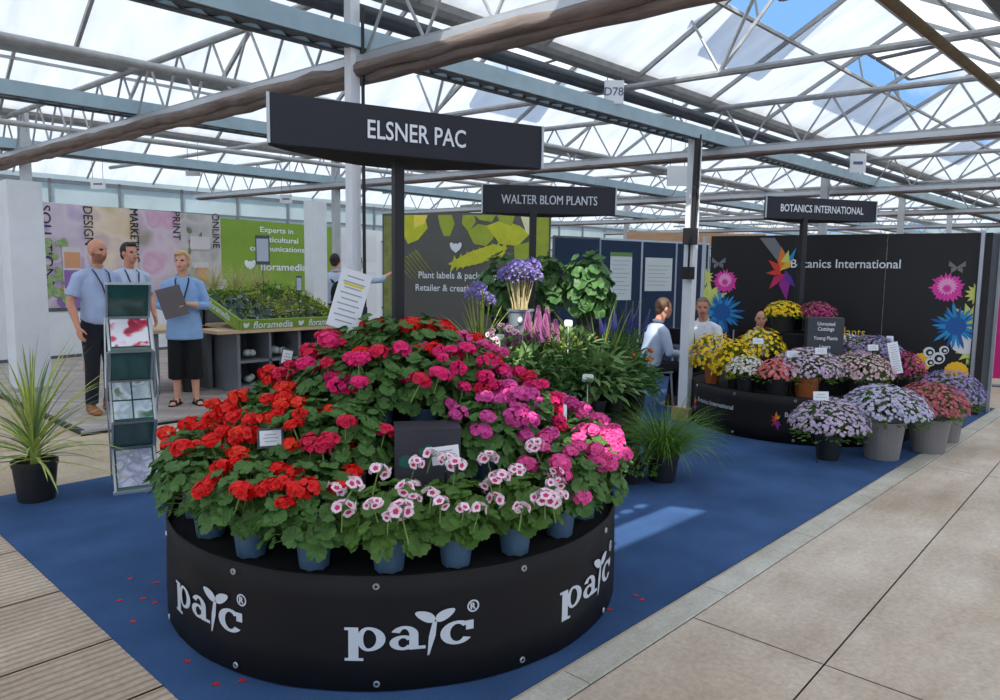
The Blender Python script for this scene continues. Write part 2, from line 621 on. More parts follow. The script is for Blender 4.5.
# ================================================================ GREENHOUSE ROOF
BAY, Y0 = 3.2, .65
ZG, ZR = 3.42, 4.22
RX0, RX1 = -8.3, 34.0
PW = 1.3
M_roof = bpy.data.materials.new('whitewashed_glass')
M_roof.use_nodes = True
t = M_roof.node_tree
t.nodes.clear()
out = t.nodes.new('ShaderNodeOutputMaterial')
tr = t.nodes.new('ShaderNodeBsdfTranslucent')
df = t.nodes.new('ShaderNodeBsdfDiffuse')
mx = t.nodes.new('ShaderNodeMixShader'); mx.inputs['Fac'].default_value = .18
co = t.nodes.new('ShaderNodeTexCoord')
n1 = t.nodes.new('ShaderNodeTexNoise'); n1.inputs['Scale'].default_value = 1.6; n1.inputs['Detail'].default_value = 7
mp = t.nodes.new('ShaderNodeMapping'); mp.inputs['Scale'].default_value = (3.0, .8, .8)
r = t.nodes.new('ShaderNodeValToRGB')
r.color_ramp.elements[0].position = .3; r.color_ramp.elements[0].color = (.60, .62, .64, 1)
r.color_ramp.elements[1].position = .62; r.color_ramp.elements[1].color = (.76, .77, .775, 1)
t.links.new(co.outputs['Object'], mp.inputs['Vector']); t.links.new(mp.outputs['Vector'], n1.inputs['Vector'])
t.links.new(n1.outputs['Fac'], r.inputs['Fac'])
t.links.new(r.outputs['Color'], tr.inputs['Color']); df.inputs['Color'].default_value = (.8, .82, .84, 1)
t.links.new(tr.outputs['BSDF'], mx.inputs[1]); t.links.new(df.outputs['BSDF'], mx.inputs[2])
t.links.new(mx.outputs['Shader'], out.inputs['Surface'])

# spots chosen for direct sun, let in by panes left out: (x, y, z of the lit spot, half width)
SUNSPOTS = [(4.15, 2.36, 0, .62), (.35, 2.5, 0, .6), (1.7, 9.9, 1.2, .5), (6.95, 3.6, 1.85, .5), (2.9, 2.6, 2.95, .5)]
# open vents whose sky the photo shows, given as (x0, x1) per slope key (gutter index, side)
OPEN = {(0, 'up'): [], (0, 'dn'): [(5.6, 7.2), (8.9, 10.6), (14.0, 15.7)], (1, 'dn'): [(6.4, 7.9)], (-1, 'dn'): [], (2, 'up'): []}


def is_open(key, xc):
    for a, b in OPEN.get(key, []):
        if a < xc < b:
            return True
    return False


ROT, PIV = radians(-3.4), V((5.56, 3.86, 0))
RM = Matrix.Translation(PIV) @ Matrix.Rotation(ROT, 4, 'Z') @ Matrix.Translation(-PIV)
TURNED = ('roof_', 'lattice_girder', 'heating_pipe', 'water_pipe', 'wall_back', 'wall_end')


def sun_open(p):
    p = RM @ p
    for sx, sy, sz, hw in SUNSPOTS:
        tt = (p.z - sz) / SUND.z
        q = p - SUND * tt
        if abs(q.x - sx) < hw and abs(q.y - sy) < .42:
            return True
    return False


ROWS = [0.0, .56, 1.0]
mbf = MB()
flaps = []
n_slope = 0
for k in range(-3, 5):
    yg = Y0 + BAY * k
    for side in ('up', 'dn'):                 # up: from the gutter to the ridge beyond it; dn: from that ridge down to the next gutter
        ya, yb = (yg + .08, yg + BAY / 2) if side == 'up' else (yg + BAY - .08, yg + BAY / 2)
        mb, bars = MB(), MB()
        at = lambda f: (ya + (yb - ya) * f, ZG + (ZR - ZG) * f)
        nx = int((RX1 - RX0) / PW)
        for i in range(nx):
            xa, xb = RX0 + i * PW, RX0 + (i + 1) * PW
            for j in range(2):
                (y1, z1), (y2, z2) = at(ROWS[j]), at(ROWS[j + 1])
                c = V(((xa + xb) / 2, (y1 + y2) / 2, (z1 + z2) / 2))
                if sun_open(c):
                    continue                      # pane left out on purpose to let sun onto a chosen spot
                if j == 1 and is_open((k, side), c.x):
                    flaps.append((k, side, xa, xb, y1, z1, y2, z2))
                    continue
                q = [(xa, y1, z1), (xb, y1, z1), (xb, y2, z2), (xa, y2, z2)]
                mb.add(q, [(0, 1, 2, 3)])
            (y1, z1), (y2, z2) = at(0), at(1)
            if -6 < xa < 26:
                bars.bar((xa, y1, z1 - .02), (xa, y2, z2 - .02), .028, .045)
        (y1, z1) = at(ROWS[1])
        bars.bar((RX0, y1, z1 - .03), (RX1, y1, z1 - .03), .03, .03)
        n_slope += 1
        o = struct('roof_slope', mb, M_roof, f'whitewashed glass roof slope {"rising" if side == "up" else "falling"} in the {ORD[k + 4]} bay of the greenhouse', 'roof')
        bars.build('glazing_bar', M_steel, o)
    # ridge
    mb = MB()
    mb.bar((RX0, yg + BAY / 2, ZR - .03), (RX1, yg + BAY / 2, ZR - .03), .06, .10)
    struct('roof_ridge', mb, M_steel, f'grey steel ridge beam of the {ORD[k + 4]} greenhouse bay', 'beam')
    # gutter: a grey trough
    mb = MB()
    for xa in (RX0,):
        prof = [(-.13, .07), (-.09, -.03), (-.05, -.06), (.05, -.06), (.09, -.03), (.13, .07), (.12, .07), (.05, -.045), (-.05, -.045), (-.12, .07)]
        n = len(prof)
        vs = [(x, yg + a, ZG + bb) for x in (RX0, RX1) for a, bb in prof]
        mb.add(vs, [(i, (i + 1) % n, (i + 1) % n + n, i + n) for i in range(n)])
    struct('roof_gutter', mb, M_steel, f'long grey steel gutter at the {ORD[k + 4]} valley of the roof', 'gutter')

# open vent flaps, hinged at the ridge and tilted up
for k, side, xa, xb, y1, z1, y2, z2 in flaps:
    f = thing('roof_vent', f'open whitewashed glass roof vent standing up from the {ORD[k + 4]} roof ridge', 'vent', (0, 0, 0), 0, f'open vents on the {ORD[k + 4]} roof ridge', 'structure')
    ang = radians(26) * (1 if (y1 < y2) else -1)
    dy, dz = y1 - y2, z1 - z2
    L = sqrt(dy * dy + dz * dz)
    a0 = atan2(dz, dy) + (-ang if dy < 0 else -ang)
    e = V((0, cos(a0), sin(a0))) * L
    hp = V((0, y2, z2 + .04))
    mb = MB()
    q = [V((xa + .03, 0, 0)) + hp, V((xb - .03, 0, 0)) + hp, V((xb - .03, 0, 0)) + hp + e, V((xa + .03, 0, 0)) + hp + e]
    mb.add(q, [(0, 1, 2, 3)])
    mb.build('vent_glass', M_roof, f)
    mb = MB()
    for p, q2 in ((q[0], q[1]), (q[1], q[2]), (q[2], q[3]), (q[3], q[0])):
        mb.bar(p, q2, .04, .035)
    mb.build('vent_frame', M_dark_steel, f)
    mb = MB()
    mb.tube([((xa + xb) / 2, y1, z1 - .02), (xa + PW / 2, q[2].y, q[2].z)], .012, 6)
    mb.build('vent_arm', M_steel, f)

# --- pale blue lattice girders under the gutters
for k in (0, 1, 2, 3):
    y = Y0 + BAY * k - .06
    zt, zb = 3.08, 2.96
    mb = MB()
    for yy in (y - .10, y + .10):
        mb.bar((RX0, yy, (zt + zb) / 2), (RX1, yy, (zt + zb) / 2), .035, zt - zb, 0)
        mb.bar((RX0, yy + (.025 if yy < y else -.025), zb), (RX1, yy + (.025 if yy < y else -.025), zb), .05, .012, 1)
    if k < 3:
        x = RX0 + 6
        st = .16
        while x < 24:
            mb.bar((x, y - .08, zb + .02), (x + st, y + .08, zb + .02), .022, .012, 1)
            mb.bar((x, y + .08, zb + .03), (x + st, y - .08, zb + .03), .022, .012, 1)
            x += st
    struct('lattice_girder', mb, [M_blue_steel, M_dark_steel], ['', 'pale blue lattice girder running above the display drums', 'pale blue lattice girder over the far side of the carpet', 'pale blue lattice girder over the stand behind', ][min(k, 3)] if k else 'pale blue lattice girder above the concrete path', 'girder')

# --- heating and water pipes along the bays
for nm, y, z, r, lab in (('heating_pipe', 3.98, 3.27, .04, 'dark round heating pipe beside the lattice girder over the drums'),
                         ('heating_pipe', 3.82, 3.25, .032, 'thinner dark pipe tucked under the gutter over the drums'),
                         ('water_pipe', 5.22, 2.98, .032, 'grey water pipe clamped under the rolled screens'),
                         ('water_pipe', 1.0, 2.92, .028, 'brown rusty pipe running above the concrete path'),
                         ('water_pipe', 8.5, 3.0, .03, 'grey water pipe crossing over the stand behind')):
    mb = MB()
    mb.tube([(RX0, y, z), (RX1, y, z)], r, 10)
    struct(nm, mb, mat('rusty_pipe', srgb(110, 92, 66), .6, .2, 8) if 'rusty' in lab else M_dark_steel if 'dark' in lab else M_steel, lab, 'pipe', smooth=True)

# --- trusses across the bays with rolled shade screens
M_screen = mat('rolled_screen_fabric', srgb(116, 104, 98), .9, .35, 6, bump=.8, stretch=(6, .6, 6))
TRUSSES = []
TRX = [-1.6, 2.93, 7.48, 12.0, 16.5, 21.0, 25.5]
TRN = ['nearest the camera', 'above the round drum of geraniums', 'above the second and third drums', 'third across the hall', 'fourth across the hall', 'fifth across the hall', 'sixth across the hall']
rnd = random.Random(4)
for x, nm in zip(TRX, TRN):
    tz, bz = 3.36, 2.92
    mb = MB()
    mb.tube([(x, -8, tz), (x, 13.4, tz)], .03, 8)
    mb.bar((x, -8, bz), (x, 13.4, bz), .05, .04)
    y = Y0 - BAY * 2
    st = BAY / 6
    while y < 13:
        mb.tube([(x, y, bz), (x, y + st / 2, tz)], .011, 5)
        mb.tube([(x, y + st / 2, tz), (x, y + st, bz)], .011, 5)
        y += st
    TRUSSES.append((struct('roof_truss', mb, M_steel, f'grey steel roof truss with zigzag web, {nm}', 'truss'), x))
    thick = 1.0 if x < 4 else .45
    if x < 22:
        s = thing('rolled_screen', f'rolled brown shade screen under a pale rail, {nm}', 'shade screen', (0, 0, 0), kind='structure')
        mb = MB()
        mb.bar((x, -8, bz - .035), (x, 13.4, bz - .035), .13, .05)
        TRUSSES.append((s, x))
        mb.build('rail', M_alu, s)
        mb = MB()
        for dx, dz, r in ((-.045, -.085 - .0 * thick, .046), (.04, -.085, .048), (0, -.075 - .05 * thick, .046)):
            pts, rad = [], []
            yy = -8
            while yy <= 13.4:
                pts.append((x + dx + rnd.uniform(-.008, .008), yy, bz - .06 + (dz + .06) * thick + rnd.uniform(-.012, .008) * thick))
                rad.append(r * rnd.uniform(.82, 1.15) * thick)
                yy += .22
            mb.tube(pts, rad, 9)
        mb.build('fabric_bundle', M_screen, s, smooth=True)
# plain chords between the trusses
for x, lab in ((5.75, 'plain steel tie tube between the first and second screens'), (10.1, 'plain steel tie tube between the second and third screens'), (14.5, 'plain steel tie tube farther along the hall')):
    mb = MB()
    mb.tube([(x, -8, 3.25), (x, 13.4, 3.25)], .03, 8)
    for y in (2.25, 5.45):
        if x < 9:
            mb.tube([(x, y + .6, 3.26), (x - .25, y + .05, ZR - .05)], .016, 6)
            mb.tube([(x, y + .6, 3.26), (x + .3, y + .05, ZR - .05)], .016, 6)
            mb.tube([(x, y + .6, 3.26), (x + .05, y + .9, ZR - .45), (x + .1, y + .2, ZR - .05)], .016, 6)
    TRUSSES.append((struct('tie_tube', mb, M_steel, lab, 'tie'), x))

# --- posts of the greenhouse
posts = [(2.86, 3.90, 'behind the drum of geraniums'), (7.02, 3.66, 'beside the second and third drums'), (11.6, 3.85, 'beyond the black backdrop'), (16.1, 3.85, 'far along the same row'), (20.6, 3.85, 'farthest along the same row'),
         (2.7, 10.3, 'at the left of the stand behind'), (7.2, 10.3, 'in the middle of the stand behind'), (11.7, 10.3, 'behind the navy boards'), (16.2, 10.3, 'far behind the navy boards')]
for i, (x, y, lab) in enumerate(posts):
    p = thing('greenhouse_post', f'square galvanised greenhouse post {lab}', 'post', (x, y, 0), 0, None, 'structure')
    mb = MB()
    wd = .07 if i == 0 else .105
    ht = 3.0 if i == 1 else 3.4
    mb.box((0, 0, ht / 2), (wd, wd, ht))
    mb.build('shaft', M_post if i > 1 else M_white, p)
    if i == 1:
        mb = MB(); mb.box((0, 0, .07), (.2, .2, .14)); mb.build('concrete_foot', mat('ochre_foot', srgb(170, 148, 100), .9, .2, 12), p)
        mb = MB()
        mb.box((-.10, -.04, 1.96), (.12, .11, .17)); mb.box((-.10, -.03, 1.58), (.10, .1, .13))
        mb.build('socket_box', M_black, p)
        mb = MB()
        mb.tube([(-.06, -.05, 3.0), (-.075, -.05, 2.5), (-.07, -.05, 2.04)], .022, 6); mb.tube([(-.09, -.03, 2.0), (-.09, -.03, 1.6)], .012, 6)
        mb.tube([(-.03, -.07, 3.0), (-.04, -.07, 2.3), (-.06, -.07, 2.0)], .014, 6)
        mb.build('cable', M_black, p)
    if i == 0:
        mb = MB(); mb.tube([(.03, -.07, 3.2), (.035, -.07, 1.0)], .012, 6); mb.build('cable', M_black, p)
# small hanging row markers
for i, (px, py, z, w, h, txt, hang, lab) in enumerate([
        (614, 92, 3.16, .17, .2, 'D78', .03, 'white row marker card reading D78 on the lattice girder'),
        (193, 170, 2.98, .22, .17, '', .3, 'small white row marker over the flower photo wall, upper one'),
        (98, 184, 2.75, .22, .14, '', .55, 'small white row marker over the flower photo wall, lower one'),
        (677, 176, 2.8, .25, .25, '', .4, 'blank white marker card beside the steel post'),
        (286, 199, 2.7, .2, .14, '', .5, 'small white row marker over the green wall'),
        (858, 163, 3.15, .22, .26, '', .05, 'white row marker on the girder beyond the third sign')]):
    q = P(px, py, z)
    o = thing('row_marker', lab, 'sign', q, radians(-50))
    if hang > .1:
        tt = ((q.y - Y0) % BAY) / (BAY / 2)
        hang = ZG + (ZR - ZG) * (1 - abs(tt - 1)) + .05 - z - h / 2
    mb = MB(); mb.box((0, 0, 0), (w, .006, h)); mb.build('card', M_paper, o)
    mb = MB()
    if txt:
        put_text(mb, txt, (0, -.005, -.03), (1, 0, 0), (0, 0, 1), .1, bold=.01)
    elif 'blank' not in lab:
        mb.box((0, -.004, 0), (w * .6, .002, h * .16))
    if mb.f:
        mb.build('print', mat('blue_print', srgb(96, 106, 140), .8), o)
    for sx in (-.35, .35):
        mb = MB(); mb.tube([(w * sx, 0, h / 2), (w * sx, 0, h / 2 + hang)], .004, 4); mb.build('wire', M_dark_steel, o)

# --- glazed side wall at the back and end wall far off
M_wallglass = mat('side_glass', srgb(212, 221, 219), .3, .08, 1.2, trans=.75)
WY = 17.2
mb = MB()
mb.box((13, WY + .05, 1.95), (44, .01, 3.9))
w = struct('wall_back', mb, M_wallglass, 'pale green glazed side wall of the greenhouse', 'wall')
mb = MB()
for z, hh in ((.5, .06), (1.3, .05), (2.42, .05), (2.86, .05), (3.35, .08)):
    mb.bar((-8, WY, z), (34, WY, z), .05, hh)
x = -8
while x < 34:
    mb.box((x, WY, 1.7), (.05, .05, 3.4))
    x += 1.35
mb.build('wall_frame', M_dark_steel, w)
mb = MB()
mb.box((34.2, 4.5, 1.8), (.01, 30, 3.6))
w = struct('wall_end', mb, M_wallglass, 'far glazed end wall of the greenhouse', 'wall')
mb = MB()
for z in (.5, 1.4, 2.3, 3.3):
    mb.bar((34.1, -9, z), (34.1, 19, z), .05, .06)
for k in range(21):
    mb.box((34.1, -9 + k * 1.35, 1.7), (.05, .05, 3.4))
mb.build('wall_frame', M_dark_steel, w)

for o in list(COL.objects):
    if o.parent is None and o.name.startswith(TURNED) and not o.name.startswith('roof_truss'):
        o.matrix_world = RM @ o.matrix_world
for o, x in TRUSSES:
    a = {-1.6: 0, 2.93: 3.0, 5.75: 6.0, 7.48: 7.5}.get(x, 8.5)
    pv = V((x, 3.86, 0))
    o.matrix_world = Matrix.Translation(pv) @ Matrix.Rotation(radians(a), 4, 'Z') @ Matrix.Translation(-pv)

# ================================================================ ROUND DISPLAY DRUMS
def around(c, phi, r, z=0.0):
    """point at angle phi (degrees, 0 towards the entrance, + to the right as one stands there) and radius r about c"""
    d0 = V((-c[0], -c[1], 0)).normalized()
    s0 = V((-d0.y, d0.x, 0))
    a = radians(phi)
    d = d0 * cos(a) + s0 * sin(a)
    return V((c[0] + d.x * r, c[1] + d.y * r, z)), d


RD = 1.09
C1 = (2.318, 2.781)
C2 = (4.62, 4.03)
C3 = (7.71, 2.73)
HD = .45


def wrap(c, phi0, r, z0, x, y):
    """flat lettering coordinates bent round the drum"""
    p, d = around(c, phi0 + math.degrees(x / r), r, z0 + y)
    return p


def drum(name, label, c, tiers, grommets, rd=RD):
    t = thing(name, label, 'display stand', (c[0], c[1], 0))
    L = lambda p: p - V((c[0], c[1], 0))
    n = 96
    mb = MB()
    prof = [(rd - .012, .012), (rd + .004, .012), (rd + .006, .15), (rd, .36), (rd, HD), (rd - .012, HD + .002), (rd - .014, HD - .03)]
    mb.lathe(prof, n, close=False)
    # gentle slack folds of the banner
    rr = random.Random(3)
    ph = [rr.uniform(0, 6.3) for _ in range(4)]
    vv = []
    for p in mb.v:
        a = atan2(p[1], p[0])
        q = 1 + (.0022 * sin(7 * a + ph[0]) + .0015 * sin(17 * a + ph[1]) + .0008 * sin(31 * a + ph[2])) * (1 - abs(p[2] - .2))
        vv.append((p[0] * q, p[1] * q, p[2]))
    mb.v = vv
    mb.build('banner_skirt', M_black_vinyl, t, smooth=True)
    mb = MB()
    mb.lathe([(rd - .03, HD - .045), (rd - .02, HD - .03), (0.0, HD - .03)], n, close=False)
    mb.build('deck', M_black_cloth, t, smooth=False)
    mb = MB()
    mb.lathe([(rd - .03, 0), (rd - .03, HD - .045)], 48, close=False)
    mb.build('frame_wall', M_black, t)
    z = HD - .03
    for r, zt in tiers:
        mb = MB()
        mb.lathe([(r, z), (r, zt - .01), (r - .01, zt), (0, zt)], 48, close=False)
        mb.build('tier', M_black_cloth, t)
        z = zt
    for ph_, z in grommets:
        p, d = around(c, ph_, rd + .012, z)
        g = MB()
        ring = 14
        s0 = V((-d.y, d.x, 0))
        vs, fs = [], []
        for rad, off in ((.013, 0), (.011, .004), (.0065, .004), (.006, 0)):
            vs += [L(p) + s0 * (rad * cos(2 * pi * k / ring)) + V((0, 0, rad * sin(2 * pi * k / ring))) + d * off for k in range(ring)]
        for i in range(3):
            fs += [(i * ring + k, i * ring + (k + 1) % ring, (i + 1) * ring + (k + 1) % ring, (i + 1) * ring + k) for k in range(ring)]
        g.add(vs, fs)
        g.build('grommet', M_alu, t)
    return t


GR = [(a, z) for a in range(-120, 121, 30) for z in (.418, .045)]
def deck_z(x, y):
    """height of the display surface under a spot"""
    for c, ts in ((C1, T1_), (C2, T2_), (C3, T3_)):
        r = sqrt((x - c[0]) ** 2 + (y - c[1]) ** 2)
        if r < RD:
            z = HD - .03
            for rt, zt in ts:
                if r < rt:
                    z = zt
            return z + .002
    return .006


T1_ = [(.70, .60), (.43, .80), (.22, .92)]
T2_ = [(.70, .62), (.38, .98)]
T3_ = [(.66, .60), (.30, .98)]

def on_drum(c, px, r):
    """the near spot at radius r about c in the upright plane of a photo column"""
    d = ray(px, 274)
    d = V((d.x, d.y, 0)).normalized()
    cc = V((c[0], c[1], 0))
    m = cc.dot(d)
    h2 = (cc - d * m).length
    q = d * (m - sqrt(max(0, r * r - h2 * h2)))
    q.z = deck_z(q.x, q.y)
    return q


def dep_of(q):
    return proj(q)[2]


drum1 = drum('display_drum', 'round black banner-wrapped drum printed pac, carrying the geraniums', C1, T1_, [(a - 4.5, z) for a, z in GR])
drum2 = drum('display_drum', 'round black drum carrying green perennials, behind the geranium drum', C2, T2_, [(a + 6, z) for a, z in GR if -60 < a < 95])
drum3 = drum('display_drum', 'round black drum printed with a colourful star, carrying domed daisies', C3, T3_, [(a, z) for a, z in GR if -100 < a < 60])


# --- the slab-serif logo on the first drum, letter by letter
def logo_pac():
    polys = []

    def arc_ring(cx, cy, ro, ri, a0, a1, n=18):
        (ox, oy), (ix, iy) = ro, ri
        for k in range(n):
            t0, t1 = radians(a0 + (a1 - a0) * k / n), radians(a0 + (a1 - a0) * (k + 1) / n)
            polys.append([(cx + ix * cos(t0), cy + iy * sin(t0)), (cx + ox * cos(t0), cy + oy * sin(t0)), (cx + ox * cos(t1), cy + oy * sin(t1)), (cx + ix * cos(t1), cy + iy * sin(t1))])

    def rect(x0, y0, x1, y1):
        polys.append([(x0, y0), (x1, y0), (x1, y1), (x0, y1)])
    # p
    rect(.16, -.40, .58, 1.0)
    rect(.0, .88, .30, 1.0)
    rect(.0, -.44, .78, -.32)
    arc_ring(.98, .50, (.72, .52), (.34, .40), -90, 90)
    arc_ring(.98, .50, (.46, .52), (.20, .40), 90, 270, 12)
    # a
    arc_ring(2.42, .30, (.56, .32), (.20, .20), 30, 330)
    arc_ring(2.48, .62, (.58, .40), (.20, .27), 0, 158)
    rect(2.68, .10, 3.06, .64)
    rect(2.68, -.02, 3.36, .12)
    # stalk with two leaves
    polys.append([(3.44, -.34), (3.52, -.30), (3.78, .50), (3.84, 1.10), (3.66, 1.12), (3.50, .50)])
    for cx, sg in ((3.34, -1), (4.20, 1)):
        pts = []
        for k in range(22):
            a = 2 * pi * k / 22
            ex, ey = .44 * cos(a), .21 * sin(a) * (1 - .25 * cos(a))
            pts.append((cx + sg * (ex * cos(.30) - ey * sin(.30) * 1.0), 1.36 + (ex * sin(.42) + ey * cos(.30))))
        if sg < 0:
            pts.reverse()
        polys.append(pts)
    # c
    arc_ring(4.72, .50, (.74, .52), (.32, .38), 40, 325)
    rect(5.10, .56, 5.44, .96)
    # registered mark
    n_ = len(polys)
    arc_ring(5.42, 1.56, (.27, .27), (.20, .20), 0, 360, 24)
    mark = polys[n_:]
    del polys[n_:]
    gv, gf, gw = glyphs('R', .04)
    return polys, mark + [[(5.29 + gv[i][0] * .40, 1.43 + gv[i][1] * .38) for i in f] for f in gf]


LOGO, MARK = logo_pac()
for phi, sc in ((-44.5, .128), (2.5, .132), (49, .128)):
    h = .089
    for nm, shp in (('logo', LOGO), ('registered_mark', MARK)):
        mb = MB()
        for poly in shp:
            mb.poly([wrap(C1, phi, RD + .0085, .172, (x - 2.85) * .088, y * h) - V((C1[0], C1[1], 0)) for x, y in poly])
        mb.build(nm, M_silver_letter, drum1)

# --- star logo and small lettering on the third drum
STAR_COL = [srgb(230, 120, 40), srgb(214, 60, 50), srgb(198, 40, 96), srgb(150, 40, 140), srgb(96, 50, 150), srgb(230, 180, 60)]
M_star = [mat(f'star_print_{n}', c, .6) for n, c in zip(('orange', 'red', 'rose', 'magenta', 'violet', 'yellow'), STAR_COL)]


def star_shapes(k=1.0):
    out = []
    for i, (a, l, m_) in enumerate(((95, 1.0, 0), (60, .7, 5), (140, .75, 1), (185, .65, 1), (235, .85, 2), (280, 1.15, 3), (310, .8, 4))):
        a = radians(a)
        p = [(.12 * cos(a + 1.7), .12 * sin(a + 1.7)), (.45 * l * cos(a - .42), .45 * l * sin(a - .42)), (l * cos(a), l * sin(a)), (.5 * l * cos(a + .35), .5 * l * sin(a + .35))]
        out.append(([(x * k, y * k) for x, y in p], m_))
    return out


for phi in (-62, -8):
    mb = MB()
    for poly, m_ in star_shapes(.085):
        mb.add([wrap(C3, phi, RD + .010, .22, x, y) - V((C3[0], C3[1], 0)) for x, y in poly], [(0, 1, 2, 3)], m_)
    mb.build('printed_star', M_star, drum3)
    x0 = .07
    for wd_ in ('Botanics', 'International'):
        mb = MB()
        gv, gf, gw = glyphs(wd_, .012)
        mb.add([wrap(C3, phi, RD + .010, .26, x0 + x * .062, y * .062) - V((C3[0], C3[1], 0)) for x, y in gv], gf)
        mb.build('lettering', M_silver_letter, drum3)
        x0 += gw * .062 + .02


# ================================================================ OVERHEAD SIGNS
def overhead_sign(text, label, pl, pr, z0, z1, post_xy, base_z, post_w, tw, th):
    """sign box with a flat front from pl to pr and a blunt three-sided back, on a square post"""
    post = V((post_xy[0], post_xy[1], 0))
    t = thing('overhead_sign', label, 'sign', (post.x, post.y, base_z))
    pl, pr = V((pl[0], pl[1], 0)) - post, V((pr[0], pr[1], 0)) - post
    u = (pr - pl).normalized()
    nrm = V((u.y, -u.x, 0))                        # outward, to the front
    w = (pr - pl).length
    d = .36 * w / 1.2
    outline = [(0, 0), (w, 0), (w * .985, -.035), (w * .90, -.10), (w * .66, -d * .88), (w * .57, -d * .98), (w * .47, -d), (w * .38, -d * .95), (w * .27, -d * .78), (w * .06, -.12), (0.004, -.035)]
    poly = [(pl + u * a + nrm * b) for a, b in outline]
    poly = [(p.x, p.y) for p in poly]
    mb = MB()
    mb.prism(poly, z0 - base_z, z1 - base_z)
    o = mb.build('sign_box', M_sign, t)
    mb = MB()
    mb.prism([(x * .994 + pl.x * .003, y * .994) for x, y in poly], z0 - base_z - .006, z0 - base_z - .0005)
    mb.build('underside_shade', M_black_cloth, o)  # black sheet added below the box to deepen the shade on its underside
    mb = MB()
    for a in (0.0, w):
        mb.bar(pl + u * a + nrm * .002 + V((0, 0, z0 - base_z)), pl + u * a + nrm * .002 + V((0, 0, z1 - base_z)), .012, .012, up=nrm)
    mb.build('edge_trim', M_alu, o)
    mb = MB()
    put_text(mb, text, pl + u * (w * .5) + nrm * .006 + V((0, 0, (z0 + z1) / 2 - base_z - th * .36)), u, (0, 0, 1), th, None, .012)
    # widths are fitted afterwards
    xs_ = [V(p).dot(u) for p in mb.v]
    k = tw / (max(xs_) - min(xs_))
    cx = (max(xs_) + min(xs_)) / 2
    mb.v = [tuple(V(p) + u * ((V(p).dot(u) - cx) * (k - 1))) for p in mb.v]
    mb.build('lettering', M_white_letter, o)
    mb = MB()
    mb.box((0, 0, (z0 - base_z) / 2), (post_w, post_w, z0 - base_z + .02), R=atan2(u.y, u.x))
    mb.build('post', M_black, t)
    mb = MB()
    mb.box((0, 0, .01), (post_w * 3, post_w * 3, .02), R=atan2(u.y, u.x))
    mb.build('post_foot', M_black, t)
    return t


sp = D(398, 270, 3.62)
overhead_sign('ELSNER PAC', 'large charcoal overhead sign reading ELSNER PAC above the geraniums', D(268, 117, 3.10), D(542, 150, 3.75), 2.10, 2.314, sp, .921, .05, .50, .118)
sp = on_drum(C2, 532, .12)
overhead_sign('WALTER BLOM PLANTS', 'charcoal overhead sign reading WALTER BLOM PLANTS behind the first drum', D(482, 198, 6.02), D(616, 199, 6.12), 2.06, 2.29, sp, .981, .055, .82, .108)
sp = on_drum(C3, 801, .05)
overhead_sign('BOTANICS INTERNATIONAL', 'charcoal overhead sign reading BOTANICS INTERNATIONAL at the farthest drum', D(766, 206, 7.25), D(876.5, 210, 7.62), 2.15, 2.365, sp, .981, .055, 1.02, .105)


# ================================================================ GERANIUMS
def lobed_leaf(mb, c, nrm, r, rng, mi=0, n=11):
    """a round scalloped leaf, slightly cupped"""
    nrm = nrm.normalized()
    x = nrm.orthogonal().normalized()
    y = nrm.cross(x)
    a0 = rng.uniform(0, 6.28)
    vs = [c - nrm * r * .12]
    for k in range(2 * n):
        a = a0 + pi * k / n
        q = r * (1.0 if k % 2 == 0 else .86)
        if k == 0:
            q *= .35
        h = r * (.22 * cos(3 * a) * .4 + rng.uniform(-.06, .06)) + r * .10
        vs.append(c + x * q * cos(a) + y * q * sin(a) + nrm * h)
    fs = [(0, 1 + k, 1 + (k + 1) % (2 * n)) for k in range(2 * n)]
    mb.add(vs, fs, mi)


def geranium_foliage(seed, R=.175, z0=.13, h=.19, n=190, lr=.034):
    rng = random.Random(seed)
    mb = MB()
    for i in range(n):
        th = rng.uniform(0, 2 * pi)
        el = math.asin(rng.uniform(-.32, 1.0))
        d = V((cos(th) * cos(el), sin(th) * cos(el), sin(el)))
        q = rng.uniform(.70, 1.08)
        c = V((d.x * R * q, d.y * R * q, z0 + h * .28 + d.z * h * q))
        nr = (d * .8 + V((0, 0, .6)) + V((rng.uniform(-.35, .35), rng.uniform(-.35, .35), rng.uniform(-.2, .2))))
        lobed_leaf(mb, c, nr, lr * rng.uniform(.65, 1.2), rng, 0)
        if i % 3 == 0:
            mb.tube([V((0, 0, z0 - .01)), c * .5 + V((0, 0, z0 * .5)), c], .0022, 3, 1)
    return mb


def petal(mb, c, d, side, L, w, mi, up):
    a = c + d * L * .25
    mb.add([c, a + side * w * .35, c + d * L * .72 + side * w * .5 + up * L * .12, c + d * L + up * L * .05, c + d * L * .72 - side * w * .5 + up * L * .12, a - side * w * .35],
           [(0, 1, 5), (1, 2, 4, 5), (2, 3, 4)], mi)


